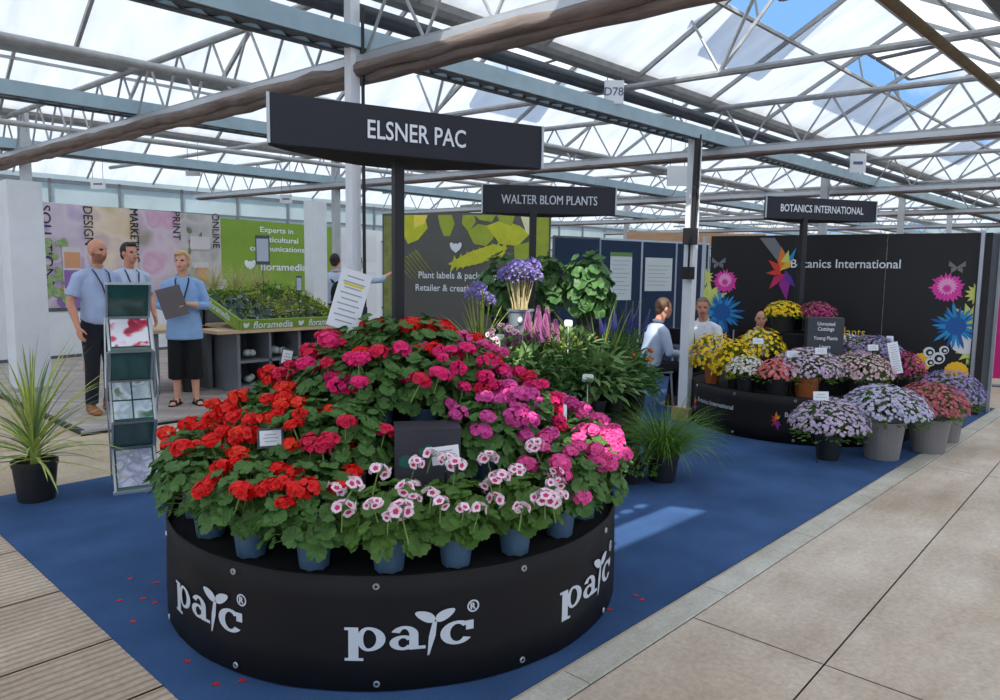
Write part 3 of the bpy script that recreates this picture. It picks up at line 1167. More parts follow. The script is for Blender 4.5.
def flower_head(seed, R=.046, n=20, fl=.021, eye=False):
    """an umbel of five-petalled florets on a stalk; origin at the centre of the ball"""
    rng = random.Random(seed)
    mb = MB()
    gold = pi * (3 - sqrt(5))
    for i in range(n):
        z = 1 - (i + .5) / n * 1.45
        r = sqrt(max(0, 1 - z * z))
        th = i * gold + rng.uniform(-.3, .3)
        d = V((r * cos(th), r * sin(th), z)).normalized()
        c = d * R * rng.uniform(.75, 1.05)
        c.z *= .8
        x = (d.orthogonal()).normalized()
        y = d.cross(x)
        a0 = rng.uniform(0, 6)
        m_ = 0
        for k in range(5):
            a = a0 + k * 2 * pi / 5
            e = (x * cos(a) + y * sin(a))
            s = d.cross(e)
            petal(mb, c, (e + d * .25).normalized(), s, fl * rng.uniform(.85, 1.15), fl * .95, m_, d)
            if eye:
                c2 = c + d * .0022
                ln = fl * (.62 if k < 3 else .5)
                mb.add([c2, c2 + e * ln * .5 + s * fl * .22 + d * .001, c2 + e * ln + d * .002, c2 + e * ln * .5 - s * fl * .22 + d * .001], [(0, 1, 2, 3)], 1)
    mb.tube([(0, 0, -R * 1.0 - .07), (.003, 0, -R * .6), (0, 0, 0)], .0026, 5, 2)
    for i in range(6):
        th = i * 1.05
        mb.tube([(0, 0, -R * .55), (R * .6 * cos(th), R * .6 * sin(th), R * .15)], .0014, 3, 2)
    return mb


def nursery_pot(name, r, h, m, parent, soil=True, scallop=False):
    mb = MB()
    n = 28
    prof = [(r * .78, 0), (r * .80, .004), (r * .97, h * .86), (r * .97, h * .87), (r * 1.02, h * .875), (r * 1.02, h), (r * .95, h), (r * .92, h * .86)]
    mb.lathe(prof, n, close=False)
    if scallop:
        o = len(mb.v)
        mb.v = [(x, y, z + (.006 if (i % 4 in (0, 1)) else 0) if i < n else z) for i, (x, y, z) in enumerate(mb.v)]
    mb.add([(r * .78 * cos(2 * pi * k / n), r * .78 * sin(2 * pi * k / n), .004) for k in range(n)], [tuple(range(n - 1, -1, -1))])
    p = mb.build(name, m, parent, smooth=False)
    if soil:
        mb = MB()
        mb.add([(r * .92 * cos(2 * pi * k / n), r * .92 * sin(2 * pi * k / n), h * .87) for k in range(n)], [tuple(range(n))])
        mb.build('compost', M_soil, p)
    return p


POT_ME = None
FOL = [geranium_foliage(10 + i).mesh('geranium_foliage', [M_leaf, M_stem], False) for i in range(4)]
FOLP = [geranium_foliage(30 + i, R=.165, h=.14, n=150, lr=.04).mesh('pelargonium_foliage', [M_leaf2, M_stem], False) for i in range(3)]
HEADS = {}
for nm, m_ in (('red', M_red), ('orange red', M_orange_red), ('crimson', M_crimson), ('magenta', M_magenta), ('pink', M_pink), ('lilac pink', M_lilac_pink)):
    HEADS[nm] = [flower_head(60 + i, R=.030 + .005 * i, n=15 + 4 * i, fl=.0185).mesh('flower_head_' + nm.replace(' ', '_'), [m_, M_eye, M_stem], False) for i in range(3)]
HEADS['blush'] = [flower_head(90 + i, R=.022 + .006 * i, n=4 + 3 * i, fl=.022, eye=True).mesh('flower_head_blush', [M_blush, M_eye, M_stem], False) for i in range(3)]

proto_pot = thing('potted_geranium', 'prototype', 'plant')
nursery_pot('pot', .066, .125, M_pot_blue, proto_pot, True, True)
POT_OBJ = [c for c in proto_pot.children][0]
rngG = random.Random(77)


def geranium(loc, color, label, heads=8, scale=1.0, lean=None, spread=.175, zmin=.1, zmax=.20, first=[True], group=None, bias=None):
    if first[0]:
        root = proto_pot
        first[0] = False
    else:
        root = proto_pot.copy()
        COL.objects.link(root)
        copy_tree(POT_OBJ, root)
    root.location = loc
    root.rotation_euler = (0, 0, rngG.uniform(0, 6.28))
    root.scale = (scale, scale, scale)
    root['label'] = label
    root['group'] = group or 'geraniums on the pac drum'
    fol = rngG.choice(FOLP if color == 'blush' else FOL)
    link('foliage', fol, root, (0, 0, 0), rngG.uniform(0, 6.28))
    inv = Matrix.Rotation(-root.rotation_euler.z, 3, 'Z')
    for i in range(heads):
        col = color
        if color == 'red' and rngG.random() < .25:
            col = 'orange red'
        if color == 'magenta' and rngG.random() < .3:
            col = 'crimson'
        me = rngG.choice(HEADS[col])
        for _ in range(10):
            a = rngG.uniform(0, 2 * pi)
            el = math.asin(rngG.uniform(zmin, 1))
            d_ = V((cos(a) * cos(el), sin(a) * cos(el), sin(el)))
            if bias is None or V((d_.x, d_.y, 0)).dot(bias) > rngG.uniform(-1.0, .55):
                break
        q_ = rngG.uniform(1.0, 1.22)
        p = V((d_.x * spread * q_, d_.y * spread * q_, .175 + zmax * d_.z * q_))
        p = inv @ p
        h = link('flower_head', me, root, p, rngG.uniform(0, 6.28))
        h.rotation_euler = (rngG.uniform(-.35, .35), rngG.uniform(-.35, .35), h.rotation_euler.z)
        s = rngG.uniform(.72, 1.18)
        h.scale = (s * rngG.uniform(1.0, 1.2), s * rngG.uniform(.9, 1.1), s * rngG.uniform(.75, .95))
    return root


# (angle, colour) round the rim of the drum, the row above it, and the two rows at the top
RIM = [(-122, 'red'), (-106, 'red'), (-90, 'red'), (-74, 'red'), (-57, 'red'), (-38, 'red'), (-20, 'red'), (-2.5, 'blush'), (13, 'blush'), (29, 'blush'),
       (46, 'pink'), (62, 'pink'), (79, 'pink'), (96, 'lilac pink'), (112, 'pink')]
ROW2 = [(-125, 'red'), (-103, 'red'), (-81, 'red'), (-59, 'red'), (-37, 'red'), (-19, 'crimson'), (36, 'lilac pink'), (54, 'lilac pink'), (72, 'magenta'), (93, 'magenta'), (116, 'magenta')]
ROW3 = [(-120, 'crimson'), (-84, 'magenta'), (-50, 'magenta'), (-16, 'magenta'), (18, 'magenta'), (52, 'magenta'), (86, 'pink'), (120, 'red')]
TOP = [(-150, 'red'), (-80, 'red'), (-10, 'red'), (60, 'red'), (130, 'red')]
ROWNAME = ['the first drum\'s rim', 'the first drum\'s second row', 'the first drum\'s third row', 'the top row around the post']
for ri, (row, r, z, hd) in enumerate(((RIM, .955, HD - .03, 9), (ROW2, .63, .60, 10), (ROW3, .36, .80, 11), (TOP, .15, .92, 10))):
    cnt = {}
    for phi, colr in row:
        cnt[colr] = cnt.get(colr, 0) + 1
        tot = sum(1 for a, b in row if b == colr)
        p, d = around(C1, phi, r, z + .003)
        cn = {'blush': 'white and magenta pelargonium', 'red': 'red geranium', 'crimson': 'crimson geranium', 'magenta': 'hot pink geranium', 'pink': 'pink geranium', 'lilac pink': 'lilac pink geranium'}[colr]
        lab = f'{cn} on {ROWNAME[ri]}' + (f', {ORD[cnt[colr]]} such from the yucca' if tot > 1 else '')
        kw = {'bias': d}
        if colr == 'blush':
            kw = {'bias': d, 'zmin': .25, 'zmax': .21, 'spread': .185}
        elif ri == 0 and colr == 'red' and phi > -45:
            kw = {'bias': None, 'zmin': .55, 'zmax': .17}
        elif ri == 0 and colr == 'red':
            kw = {'bias': -d, 'zmin': .35, 'zmax': .23}
        elif ri == 3:
            kw = {'bias': None, 'zmin': .0, 'zmax': .16, 'spread': .21}
        more = 4 if colr == 'blush' else 5 if colr in ('pink', 'lilac pink') or (ri == 1 and colr == 'magenta') else 2 if colr == 'red' and ri < 2 else 0
        geranium(p, colr, lab, hd + more, 1.06, **kw)

# --- the dark printed box between the rows and its card
p, d = around(C1, 9, .72, .60)
bx = thing('display_box', 'dark grey printed box standing among the geraniums behind a white card', 'box', p, atan2(d.y, d.x) + pi / 2 + radians(-8))
mb = MB(); mb.box((0, .06, .155), (.27, .16, .31)); mb.box((0, .06, .312), (.275, .165, .006))
mb.build('carton', mat('dark_carton', srgb(62, 60, 68), .5, .1, 5), bx)
mb = MB()
for (x, z, r_) in ((-.02, .22, .018), (.0, .235, .014), (.05, .20, .02), (.08, .225, .014), (-.09, .18, .028), (.06, .165, .013)):
    mb.poly([(x + r_ * cos(t_ * pi / 6) * (1.2 if t_ % 2 else .9), -.0225, z + r_ * sin(t_ * pi / 6)) for t_ in range(12)])
mb.build('printed_leaf', mat('green_print', srgb(40, 100, 84), .6), bx)


def stake_card(label, px, py, dep, w, h, face, base_z, frame=True, name='plant_label', cm=None, tilt=.2, lines=3, roll=0.0, stem_m=None, round_=False):
    """a card on a thin stake, standing where the photo has it; face = heading (deg) the card looks to"""
    q = D(px, py, dep)
    if base_z is None:
        base_z = deck_z(q.x, q.y)
    root = thing(name, label, 'label', (q.x, q.y, base_z))
    z = q.z - base_z
    R = Matrix.Rotation(radians(face + 90), 3, 'Z') @ Matrix.Rotation(-tilt, 3, 'X') @ Matrix.Rotation(roll, 3, 'Y')
    c = V((0, 0, z))
    mb = MB()
    if round_:
        pts = []
        for sx, sz in ((1, 1), (-1, 1), (-1, -1), (1, -1)):
            for k in range(4):
                a = {(1, 1): 0, (-1, 1): 90, (-1, -1): 180, (1, -1): 270}[(sx, sz)] + k * 30
                pts.append((sx * (w / 2 - h * .25) + h * .25 * cos(radians(a)), sz * (h / 2 - h * .25) + h * .25 * sin(radians(a))))
        vs = [c + R @ V((x, y_, zz)) for y_ in (0, .004) for x, zz in pts]
        n = len(pts)
        mb.add(vs, [tuple(range(n - 1, -1, -1)), tuple(range(n, 2 * n))] + [(i, (i + 1) % n, (i + 1) % n + n, i + n) for i in range(n)])
    else:
        mb.box(c, (w, .004, h), R=R)
    cd = mb.build('card', cm or M_paper, root)
    if frame:
        mb = MB()
        mb.box(c + R @ V((0, .004, 0)), (w * 1.22, .005, h * 1.3), R=R)
        mb.build('holder', mat('holder_grey', srgb(70, 76, 84), .4), root)
    if lines:
        mb = MB()
        lh = h / (lines + 1.5)
        for i in range(lines):
            ww = w * (.55 if i % 2 == 0 else .72)
            mb.box(c + R @ V((0, -.0028, h / 2 - lh * (i + 1.2))), (ww, .0012, lh * .22), R=R)
        mb.build('print', M_ink, cd)
    mb = MB()
    bt = c + R @ V((0, .006, -h * .3))
    mb.tube([(0, 0, 0), (bt.x * .3, bt.y * .3, z * .5), bt], .004, 6)
    mb.build('stake', stem_m or M_black, root)
    return root


stake_card('white card in a dark holder among the red geraniums', 270.5, 438, 2.95, .085, .062, -116, None)
stake_card('white card on a black stake in front of the dark box', 445.5, 455, 2.80, .108, .07, -128, None, frame=False, roll=-.1)
stake_card('small white card tilted above the rear left hot pink geraniums', 287, 357, 3.72, .05, .07, -105, None, frame=True, roll=.25)
stake_card('small white card leaning over the pink blooms at the rear right', 491.5, 366, 3.75, .062, .072, -128, None, frame=True, roll=-.35)
stake_card('card seen from its dark red back behind the red geraniums', 240, 404, 3.7, .075, .085, 70, None, frame=False, cm=mat('dark_red_back', srgb(92, 22, 32), .6), lines=0, roll=.3)
stake_card('thin white card edge tilted among the hot pink blooms', 565, 412, 3.55, .03, .075, -80, None, frame=False, lines=0, roll=.35)
# big leaning price list
s = stake_card('large white printed list leaning at the top of the geraniums', 349.5, 300, 3.6, .155, .30, -118, None, frame=False, name='price_list', tilt=.12, lines=9, roll=.30)
mb = MB()
q = D(349.5, 300, 3.6)
R = Matrix.Rotation(radians(-118 + 90), 3, 'Z') @ Matrix.Rotation(-.12, 3, 'X') @ Matrix.Rotation(.30, 3, 'Y')
mb.box(V((0, 0, q.z - s.location.z)) + R @ V((0, -.0035, .075)), (.10, .0015, .012), R=R)
mb.build('highlight', mat('yellow_print', srgb(222, 206, 60), .7), s)

# fallen petals on the carpet
mbp = MB()
for k in range(5):
    a = k * 2 * pi / 5
    mbp.add([(0, 0, .002), (.010 * cos(a - .5), .010 * sin(a - .5), .004), (.016 * cos(a), .016 * sin(a), .003), (.010 * cos(a + .5), .010 * sin(a + .5), .004)], [(0, 1, 2, 3)])
pm = mbp.mesh('fallen_petal', M_red)
first = None
for i, (px, py) in enumerate([(130, 579), (156, 583), (120, 601), (143, 599), (155, 603), (133, 622), (187, 662), (216, 685), (242, 681), (636, 596), (642, 600), (610, 610)]):
    o = link('fallen_petal', pm, None, P(px, py, .006), i * 1.3)
    tag(o, 'small red petal fallen on the blue carpet by the pac drum', 'petal', 'fallen red petals on the carpet')

# ================================================================ SECOND DRUM: PERENNIALS
def strap(mb, base, az, L, w, lift, droop, mi=0, seg=6, mid=None):
    """a strap leaf that rises at angle lift and bends over by droop"""
    h = V((cos(az), sin(az), 0))
    s = V((-sin(az), cos(az), 0))
    p = V(base)
    a = lift
    vs = []
    for i in range(seg + 1):
        f = i / seg
        ww = w * (1 - f) ** .6 * (.55 + .45 * min(1, f * 5)) + .0008
        d = h * cos(a) + V((0, 0, sin(a)))
        up = s.cross(d)
        vs += [p - s * ww / 2 + up * ww * .15, p - up * ww * .1, p + s * ww / 2 + up * ww * .15]
        p = p + d * (L / seg)
        a -= droop / seg
    fs, = [[]],
    fs = []
    for i in range(seg):
        fs += [(3 * i, 3 * i + 1, 3 * i + 4, 3 * i + 3), (3 * i + 1, 3 * i + 2, 3 * i + 5, 3 * i + 4)]
    mb.add(vs, fs, mi)


def blade_leaf(mb, c, d, nrm, L, w, mi=0, fold=.2):
    d = d.normalized()
    s = d.cross(nrm)
    s = s.normalized() if s.length > 1e-5 else d.orthogonal().normalized()
    u = s.cross(d)
    vs = [c, c + d * L * .35 + s * w * .5 + u * w * fold, c + d * L * .7 + s * w * .38 + u * w * fold - u * L * .03, c + d * L - u * L * .12,
          c + d * L * .7 - s * w * .38 + u * w * fold - u * L * .03, c + d * L * .35 - s * w * .5 + u * w * fold, c + d * L * .35, c + d * L * .7 - u * L * .03]
    mb.add(vs, [(0, 1, 6), (0, 6, 5), (1, 2, 7, 6), (6, 7, 4, 5), (2, 3, 7), (7, 3, 4)], mi)


def bush_mesh(seed, R, h, z0, n, L, w, m, up=.5, stems=8, name='foliage'):
    rng = random.Random(seed)
    mb = MB()
    for i in range(n):
        th = rng.uniform(0, 2 * pi)
        el = math.asin(rng.uniform(-.35, 1))
        d = V((cos(th) * cos(el), sin(th) * cos(el), sin(el)))
        q = rng.uniform(.45, 1.0)
        c = V((d.x * R * q, d.y * R * q, z0 + h * .35 + d.z * h * .65 * q))
        dd = V((d.x, d.y, d.z * .4 + rng.uniform(-.5, up))) + V((rng.uniform(-.4, .4), rng.uniform(-.4, .4), 0))
        blade_leaf(mb, c, dd, V((rng.uniform(-.3, .3), rng.uniform(-.3, .3), 1)), L * rng.uniform(.7, 1.2), w * rng.uniform(.8, 1.15), 0)
    for i in range(stems):
        th = i * 2 * pi / stems
        mb.tube([(0, 0, z0 - .02), (R * .3 * cos(th), R * .3 * sin(th), z0 + h * .4), (R * .6 * cos(th), R * .6 * sin(th), z0 + h * .8)], .004, 4, 1)
    return mb.mesh(name, [m, M_stem])


def potted(name, label, cat, loc, pot_r, pot_h, pot_m, group=None, pot_name='pot'):
    t = thing(name, label, cat, loc, 0, group)
    nursery_pot(pot_name, pot_r, pot_h, pot_m, t)
    return t


M_leafl = mat('variegated_leaf', srgb(128, 146, 70), .6, .3, 25, trans=.22)
PG = 'perennials on the second drum'
B_sage = [bush_mesh(200 + i, .27, .36, .10, 230, .125, .046, M_leafm) for i in range(3)]
B_dark = [bush_mesh(210 + i, .26, .34, .10, 240, .105, .036, M_leafd) for i in range(3)]
B_lime = [bush_mesh(220 + i, .21, .42, .12, 420, .05, .022, M_leafl, up=.8) for i in range(2)]
zt = HD - .03
# bushy plants round its rim and on the second tier
rim2 = [(-62, 'd', M_pot_black), (-38, 's', M_bucket), (-14, 's', M_bucket), (6, 's', M_bucket), (27, 'd', M_bucket), (47, 's', M_pot_black), (68, 'd', M_pot_black), (92, 's', M_pot_black)]
for i, (phi, k, pm_) in enumerate(rim2):
    p, d = around(C2, phi, .78 if 0 < phi < 30 else .88, zt + .003)
    t = potted('potted_perennial', f'leafy {"sage green" if k == "s" else "dark green"} perennial on the second drum\'s rim, {ORD[i + 1]} from the geranium side', 'plant', p, .085, .19 if pm_ is M_bucket else .16, pm_, PG)
    o = link('foliage', (B_sage if k == 's' else B_dark)[i % 3], t, (0, 0, .10 if pm_ is M_bucket else .05), i * 1.1)
    o.scale = (1.15, 1.15, 1.05) if 20 < phi < 70 else (1, 1, 1)
row2 = [(-75, 'd'), (-35, 'd'), (-8, 's'), (18, 'l'), (38, 'l'), (62, 's'), (90, 'd')]
for i, (phi, k) in enumerate(row2):
    p, d = around(C2, phi, .54, .623)
    nm = {'d': 'dark green', 's': 'sage green', 'l': 'lime variegated'}[k]
    t = potted('potted_perennial', f'{nm} perennial on the second drum\'s middle tier, {ORD[i + 1]} from the geranium side', 'plant', p, .075, .14, M_pot_black, PG)
    link('foliage', {'d': B_dark, 's': B_sage, 'l': B_lime}[k][i % 2], t, (0, 0, 0), i * 2.1)


# agapanthus: bunches of stalks with a ball of lilac trumpets
def stalk_flowers(seed, n, L, spread, head_r, m_fl, m_st, lean=0.0, florets=26):
    rng = random.Random(seed)
    st, hd = MB(), []
    for i in range(n):
        a = i * 2.4
        r = spread * sqrt((i + .5) / n)
        top = V((r * cos(a) + lean * L, r * sin(a), L * rng.uniform(.88, 1.05)))
        st.tube([(r * .35 * cos(a), r * .35 * sin(a), 0), top * .5 + V((0, 0, .02)), top], .0055, 5)
        h = MB()
        for k in range(florets):
            z = 1 - (k + .5) / florets * 1.5
            rr = sqrt(max(0, 1 - z * z))
            d = V((rr * cos(k * 2.4), rr * sin(k * 2.4), z))
            c = d * head_r * rng.uniform(.6, .9)
            x = d.orthogonal().normalized()
            y = d.cross(x)
            for q in range(5):
                aa = q * 1.257 + k
                e = (x * cos(aa) + y * sin(aa)) * .6 + d * .8
                petal(h, c, e.normalized(), d.cross(e).normalized(), head_r * .42, head_r * .22, 0, d)
            h.tube([(0, 0, -head_r * .5), c], .0016, 3, 1)
        hd.append((h, top))
    return st, hd


M_lilac = mat('lilac_petal', srgb(158, 142, 204), .5, .2, 30, trans=.2)
M_buff = mat('buff_stem', srgb(196, 178, 130), .7, .15, 20)
M_blueviolet = mat('blue_violet_petal', srgb(84, 84, 156), .5, .2, 30, trans=.2)
M_foxpink = mat('mauve_pink_petal', srgb(206, 140, 184), .5, .2, 30, trans=.2)
q = on_drum(C2, 521, .27)
t = thing('agapanthus_bucket', 'grey bucket of lilac agapanthus with buff stalks atop the second drum', 'flower bucket', (q.x, q.y, deck_z(q.x, q.y)), 0, PG)
mb = MB(); mb.lathe([(.075, 0), (.105, .26), (.115, .265), (.115, .28), (.098, .28), (.09, .25)], 26, close=False); mb.add([(.075 * cos(k * pi / 13), .075 * sin(k * pi / 13), .002) for k in range(26)], [tuple(range(25, -1, -1))])
bk = mb.build('bucket', M_bucket, t)
mb = MB(); mb.poly([(.098 * cos(a_) , .098 * sin(a_), .15 + .02 * cos(3 * a_)) for a_ in [2 * pi * k / 16 for k in range(16)]]); mb.build('water', M_soil, bk)
sq = V((-q.x, -q.y, 0)).normalized()
mb = MB(); mb.poly([sq * .108 + V((-sq.y, sq.x, 0)) * (.02 * cos(a_)) + V((0, 0, .20 + .024 * sin(a_))) for a_ in [2 * pi * k / 12 for k in range(12)]]); mb.build('sticker', M_paper, bk)
st, hd = stalk_flowers(5, 15, .55, .135, .066, M_lilac, M_buff)
st.build('stalk_bunch', M_buff, t, loc=(0, 0, .05))
for h, top in hd:
    h.build('flower_head', [M_lilac, M_stem], t, loc=top + V((0, 0, .05)))
q = on_drum(C2, 482, .52)
t = thing('agapanthus_bucket', 'bunch of lilac agapanthus on pale green stalks, beside the top geraniums', 'flower bucket', (q.x, q.y, deck_z(q.x, q.y)), 0, PG)
mb = MB(); mb.lathe([(.07, 0), (.09, .2), (.1, .21), (.085, .21), (.08, .19)], 22, close=False); mb.build('bucket', M_bucket, t)
st, hd = stalk_flowers(6, 9, .74, .12, .05, M_lilac, M_leafy, lean=-.06)
st.build('stalk_bunch', M_leafy, t, loc=(0, 0, .05))
for h, top in hd[:6]:
    h.build('flower_head', [M_lilac, M_stem], t, loc=top + V((0, 0, .05)))
mb = MB()
rg = random.Random(12)
for i in range(26):
    strap(mb, (rg.uniform(-.03, .03), rg.uniform(-.03, .03), .18), rg.uniform(0, 6.28), rg.uniform(.35, .6), .022, rg.uniform(1.0, 1.45), rg.uniform(.3, 1.3))
mb.build('foliage', M_leafy, t)

# large dark-leaved shrubs at the top
for (px, py, dep, z, lab, sd) in ((590, 300, 6.1, .86, 'tall dark green large-leaved shrub at the top of the second drum, under the sign', 1), (503, 318, 6.35, .86, 'dark green large-leaved shrub behind the agapanthus bucket', 2), (548, 330, 6.6, .86, 'dark green large-leaved shrub behind the sign post of the second drum', 3)):
    q = on_drum(C2, px, .55 if sd == 1 else .25)
    if sd > 1:
        q = q + V((q.x, q.y, 0)).normalized() * (.36 if sd == 3 else .5)
    q.z = deck_z(q.x, q.y)
    up_ = .40 if q.z < .8 else 0
    t = potted('potted_shrub', lab, 'plant', q, .10, .18 + up_, M_pot_black, PG)
    rng = random.Random(sd)
    mb = MB()
    for i in range(130):
        th, el = rng.uniform(0, 6.28), math.asin(rng.uniform(-.5, 1))
        dv = V((cos(th) * cos(el), sin(th) * cos(el), sin(el)))
        c = V((dv.x * .25, dv.y * .25, .44 + dv.z * .30)) * rng.uniform(.75, 1.1)
        lobed_leaf(mb, c, dv + V((rng.uniform(-.4, .4), rng.uniform(-.4, .4), .4)), rng.uniform(.05, .085), rng, 0, 7)
        if i % 4 == 0:
            mb.tube([(0, 0, .14), c * .6, c], .004, 4, 1)
    mb.build('foliage', [M_leafd, M_stem], t, loc=(0, 0, up_ - .02)).scale = (.84, .84, .95)


# spires of foxglove-like bells
def spire(mb, base, H, r, m_fl=0, m_st=1, seed=0, z_from=.3, turn=34):
    rng = random.Random(seed)
    b = V(base)
    mb.tube([b, b + V((0, 0, H))], .004, 4, m_st)
    for i in range(turn):
        f = i / turn
        z = H * (z_from + (1 - z_from) * f)
        rr = r * (1 - f * f * .7)
        for k in range(4):
            a = k * 1.57 + i * .7
            d = V((cos(a), sin(a), -.35))
            c = b + V((0, 0, z))
            e = d.normalized()
            x = V((-sin(a), cos(a), 0))
            y = e.cross(x)
            n = 5
            ra = rr * .16
            rb = rr * .42
            vs = [c + x * ra * cos(2 * pi * j / n) + y * ra * sin(2 * pi * j / n) + e * rr * .15 for j in range(n)] + [c + x * rb * cos(2 * pi * j / n) + y * rb * sin(2 * pi * j / n) + e * rr for j in range(n)]
            mb.add(vs, [(j, (j + 1) % n, (j + 1) % n + n, j + n) for j in range(n)], m_fl)


for i, (px, py, dep, hh, lab) in enumerate(((535, 345, 5.35, .36, 'pot of tall mauve-pink foxglove spires, nearer the bucket'), (550, 352, 5.3, .34, 'pot of mauve-pink foxglove spires, second beside the bucket'), (515, 352, 5.4, .22, 'pot of short pale pink spires below the bucket'))):
    q = on_drum(C2, px, .58)
    t = potted('potted_foxglove', lab, 'plant', (q.x, q.y, deck_z(q.x, q.y)), .07, .13, M_pot_black, PG)
    link('foliage', B_dark[i % 3], t, (0, 0, -.04), 1.0 + i).scale = (.6, .6, .7)
    for j in range(3 if i < 2 else 4):
        a = j * 2.2 + i
        mb = MB()
        spire(mb, (0, 0, 0), hh * (1 - .13 * j), .036, 0, 1, j, .32)
        mb.build('flower_spire', [M_foxpink, M_stem], t, loc=(.05 * cos(a), .05 * sin(a), .33))

# striped irises, orange spikes and blue delphiniums on the right
for (px, dep, z, n, m_, L, lab) in ((604, 5.75, .62, 34, M_leafy, .85, 'clump of yellow-striped iris blades on the second drum'),):
    q = on_drum(C2, px, .62)
    t = potted('potted_iris', lab, 'plant', q, .08, .14, M_pot_black, PG)
    mb = MB()
    rg = random.Random(8)
    for i in range(n):
        strap(mb, (rg.uniform(-.05, .05), rg.uniform(-.05, .05), .10), rg.uniform(0, 6.28), L * rg.uniform(.7, 1.1), .026, rg.uniform(1.15, 1.5), rg.uniform(.1, .6), i % 2)
    mb.build('foliage', [m_, M_leafm], t)
    for j in range(4):
        mb = MB()
        rg2 = random.Random(j)
        tp = V((-.10 + .04 * j, .02 * j, .60 - .04 * j))
        mb.tube([(0, 0, .12), tp * .6, tp], .004, 4, 1)
        for k in range(9):
            petal(mb, tp + V((0, 0, -.012 * k)), V((cos(k * 2.4), sin(k * 2.4), .5)).normalized(), V((-sin(k * 2.4), cos(k * 2.4), 0)), .035, .014, 0, V((0, 0, 1)))
        mb.build('flower_spike', [mat('orange_petal', srgb(206, 106, 40), .5, .2, 20), M_stem], t)
q = on_drum(C2, 622, .84)
t = potted('potted_delphinium', 'pot of dark blue delphiniums at the right edge of the second drum', 'plant', (q.x, q.y, deck_z(q.x, q.y)), .09, .15, M_pot_black, PG)
link('foliage', B_dark[1], t, (0, 0, -.05), .4).scale = (.75, .75, 1.7)
for j in range(11):
    a, r = j * 2.4, .05 + .012 * j
    mb = MB()
    spire(mb, (0, 0, 0), .24 + .06 * (j % 3), .019, 0, 1, j, .4, 13)
    o = mb.build('flower_spire', [M_blueviolet, M_stem], t, loc=(r * cos(a), r * sin(a), .56))
    o.rotation_euler = (.35 * -sin(a) * r * 4, .35 * cos(a) * r * 4, 0)
q = on_drum(C2, 505, .60)
t = potted('potted_lily', 'pot of small pale pink star flowers left of the grey bucket', 'plant', (q.x, q.y, deck_z(q.x, q.y)), .07, .13, M_pot_black, PG)
link('foliage', B_dark[2], t, (0, 0, 0), 1.4).scale = (.7, .7, .9)
for j in range(9):
    a = j * 2.4
    me = HEADS['blush'][j % 2]
    o = link('flower_head', me, t, (.11 * cos(a), .11 * sin(a), .42 + .03 * (j % 4)), a)
q = on_drum(C2, 640, .98)
t = potted('potted_marigold', 'pot with a few small orange blooms at the right edge of the second drum', 'plant', q, .08, .15, M_pot_black, PG)
link('foliage', B_dark[0], t, (0, 0, 0), 2.0).scale = (.8, .8, 1.0)
mo = flower_head(301, R=.022, n=10, fl=.014).mesh('flower_head_orange', [mat('orange_petal', srgb(206, 106, 40)), M_eye, M_stem])
for j in range(6):
    a = j * 2.4
    link('flower_head', mo, t, (.12 * cos(a), .12 * sin(a), .40 + .02 * j), a)

# labels of the second drum
ZS = HD - .03
M_cream = mat('cream_card', srgb(226, 230, 222), .6)
for px, py, dep, lab, h in ((588, 378, 5.05, 'rounded white label on a pale stake in the grey bucket', .06), (568.5, 323, 5.3, 'rounded white label on a pale stake by the foxgloves', .05), (500, 337, 5.1, 'two-lobed white label low beside the pink star flowers', .045)):
    dep = dep_of(on_drum(C2, px, {588: 1.085, 568.5: .68, 500: .66}[px]))
    stake_card(lab, px, py, dep, .085 if h > .05 else .065, h, -128, None, frame=False, cm=M_cream, lines=1, stem_m=M_cream, round_=True, tilt=.15, roll=.05)

# --- plants standing on the carpet beside the second drum
p = P(662, 480, .006)
t = potted('potted_grass', 'black pot of fine arching green grass on the carpet beside the steel post', 'plant', p, .12, .20, M_pot_black)
mb = MB()
rg = random.Random(31)
for i in range(650):
    a = rg.uniform(0, 6.28)
    r = rg.uniform(0, .10)
    strap(mb, (r * cos(a), r * sin(a), .17), a + rg.uniform(-.5, .5), rg.uniform(.3, .62), .0065, rg.uniform(.75, 1.5), rg.uniform(.6, 2.2), i % 2, 5)
mb.build('foliage', [mat('grass_green', srgb(96, 138, 58), .6, .2, 10, trans=.2), M_leafb], t)
p = P(643, 484, .006)
t = potted('potted_trailer', 'low black pot of trailing bright green leaves on the carpet by the grass', 'plant', p - V((.02, -.1, 0)), .10, .14, M_pot_black)
link('foliage', bush_mesh(260, .2, .2, .06, 230, .045, .03, M_leaf2, up=.2), t)


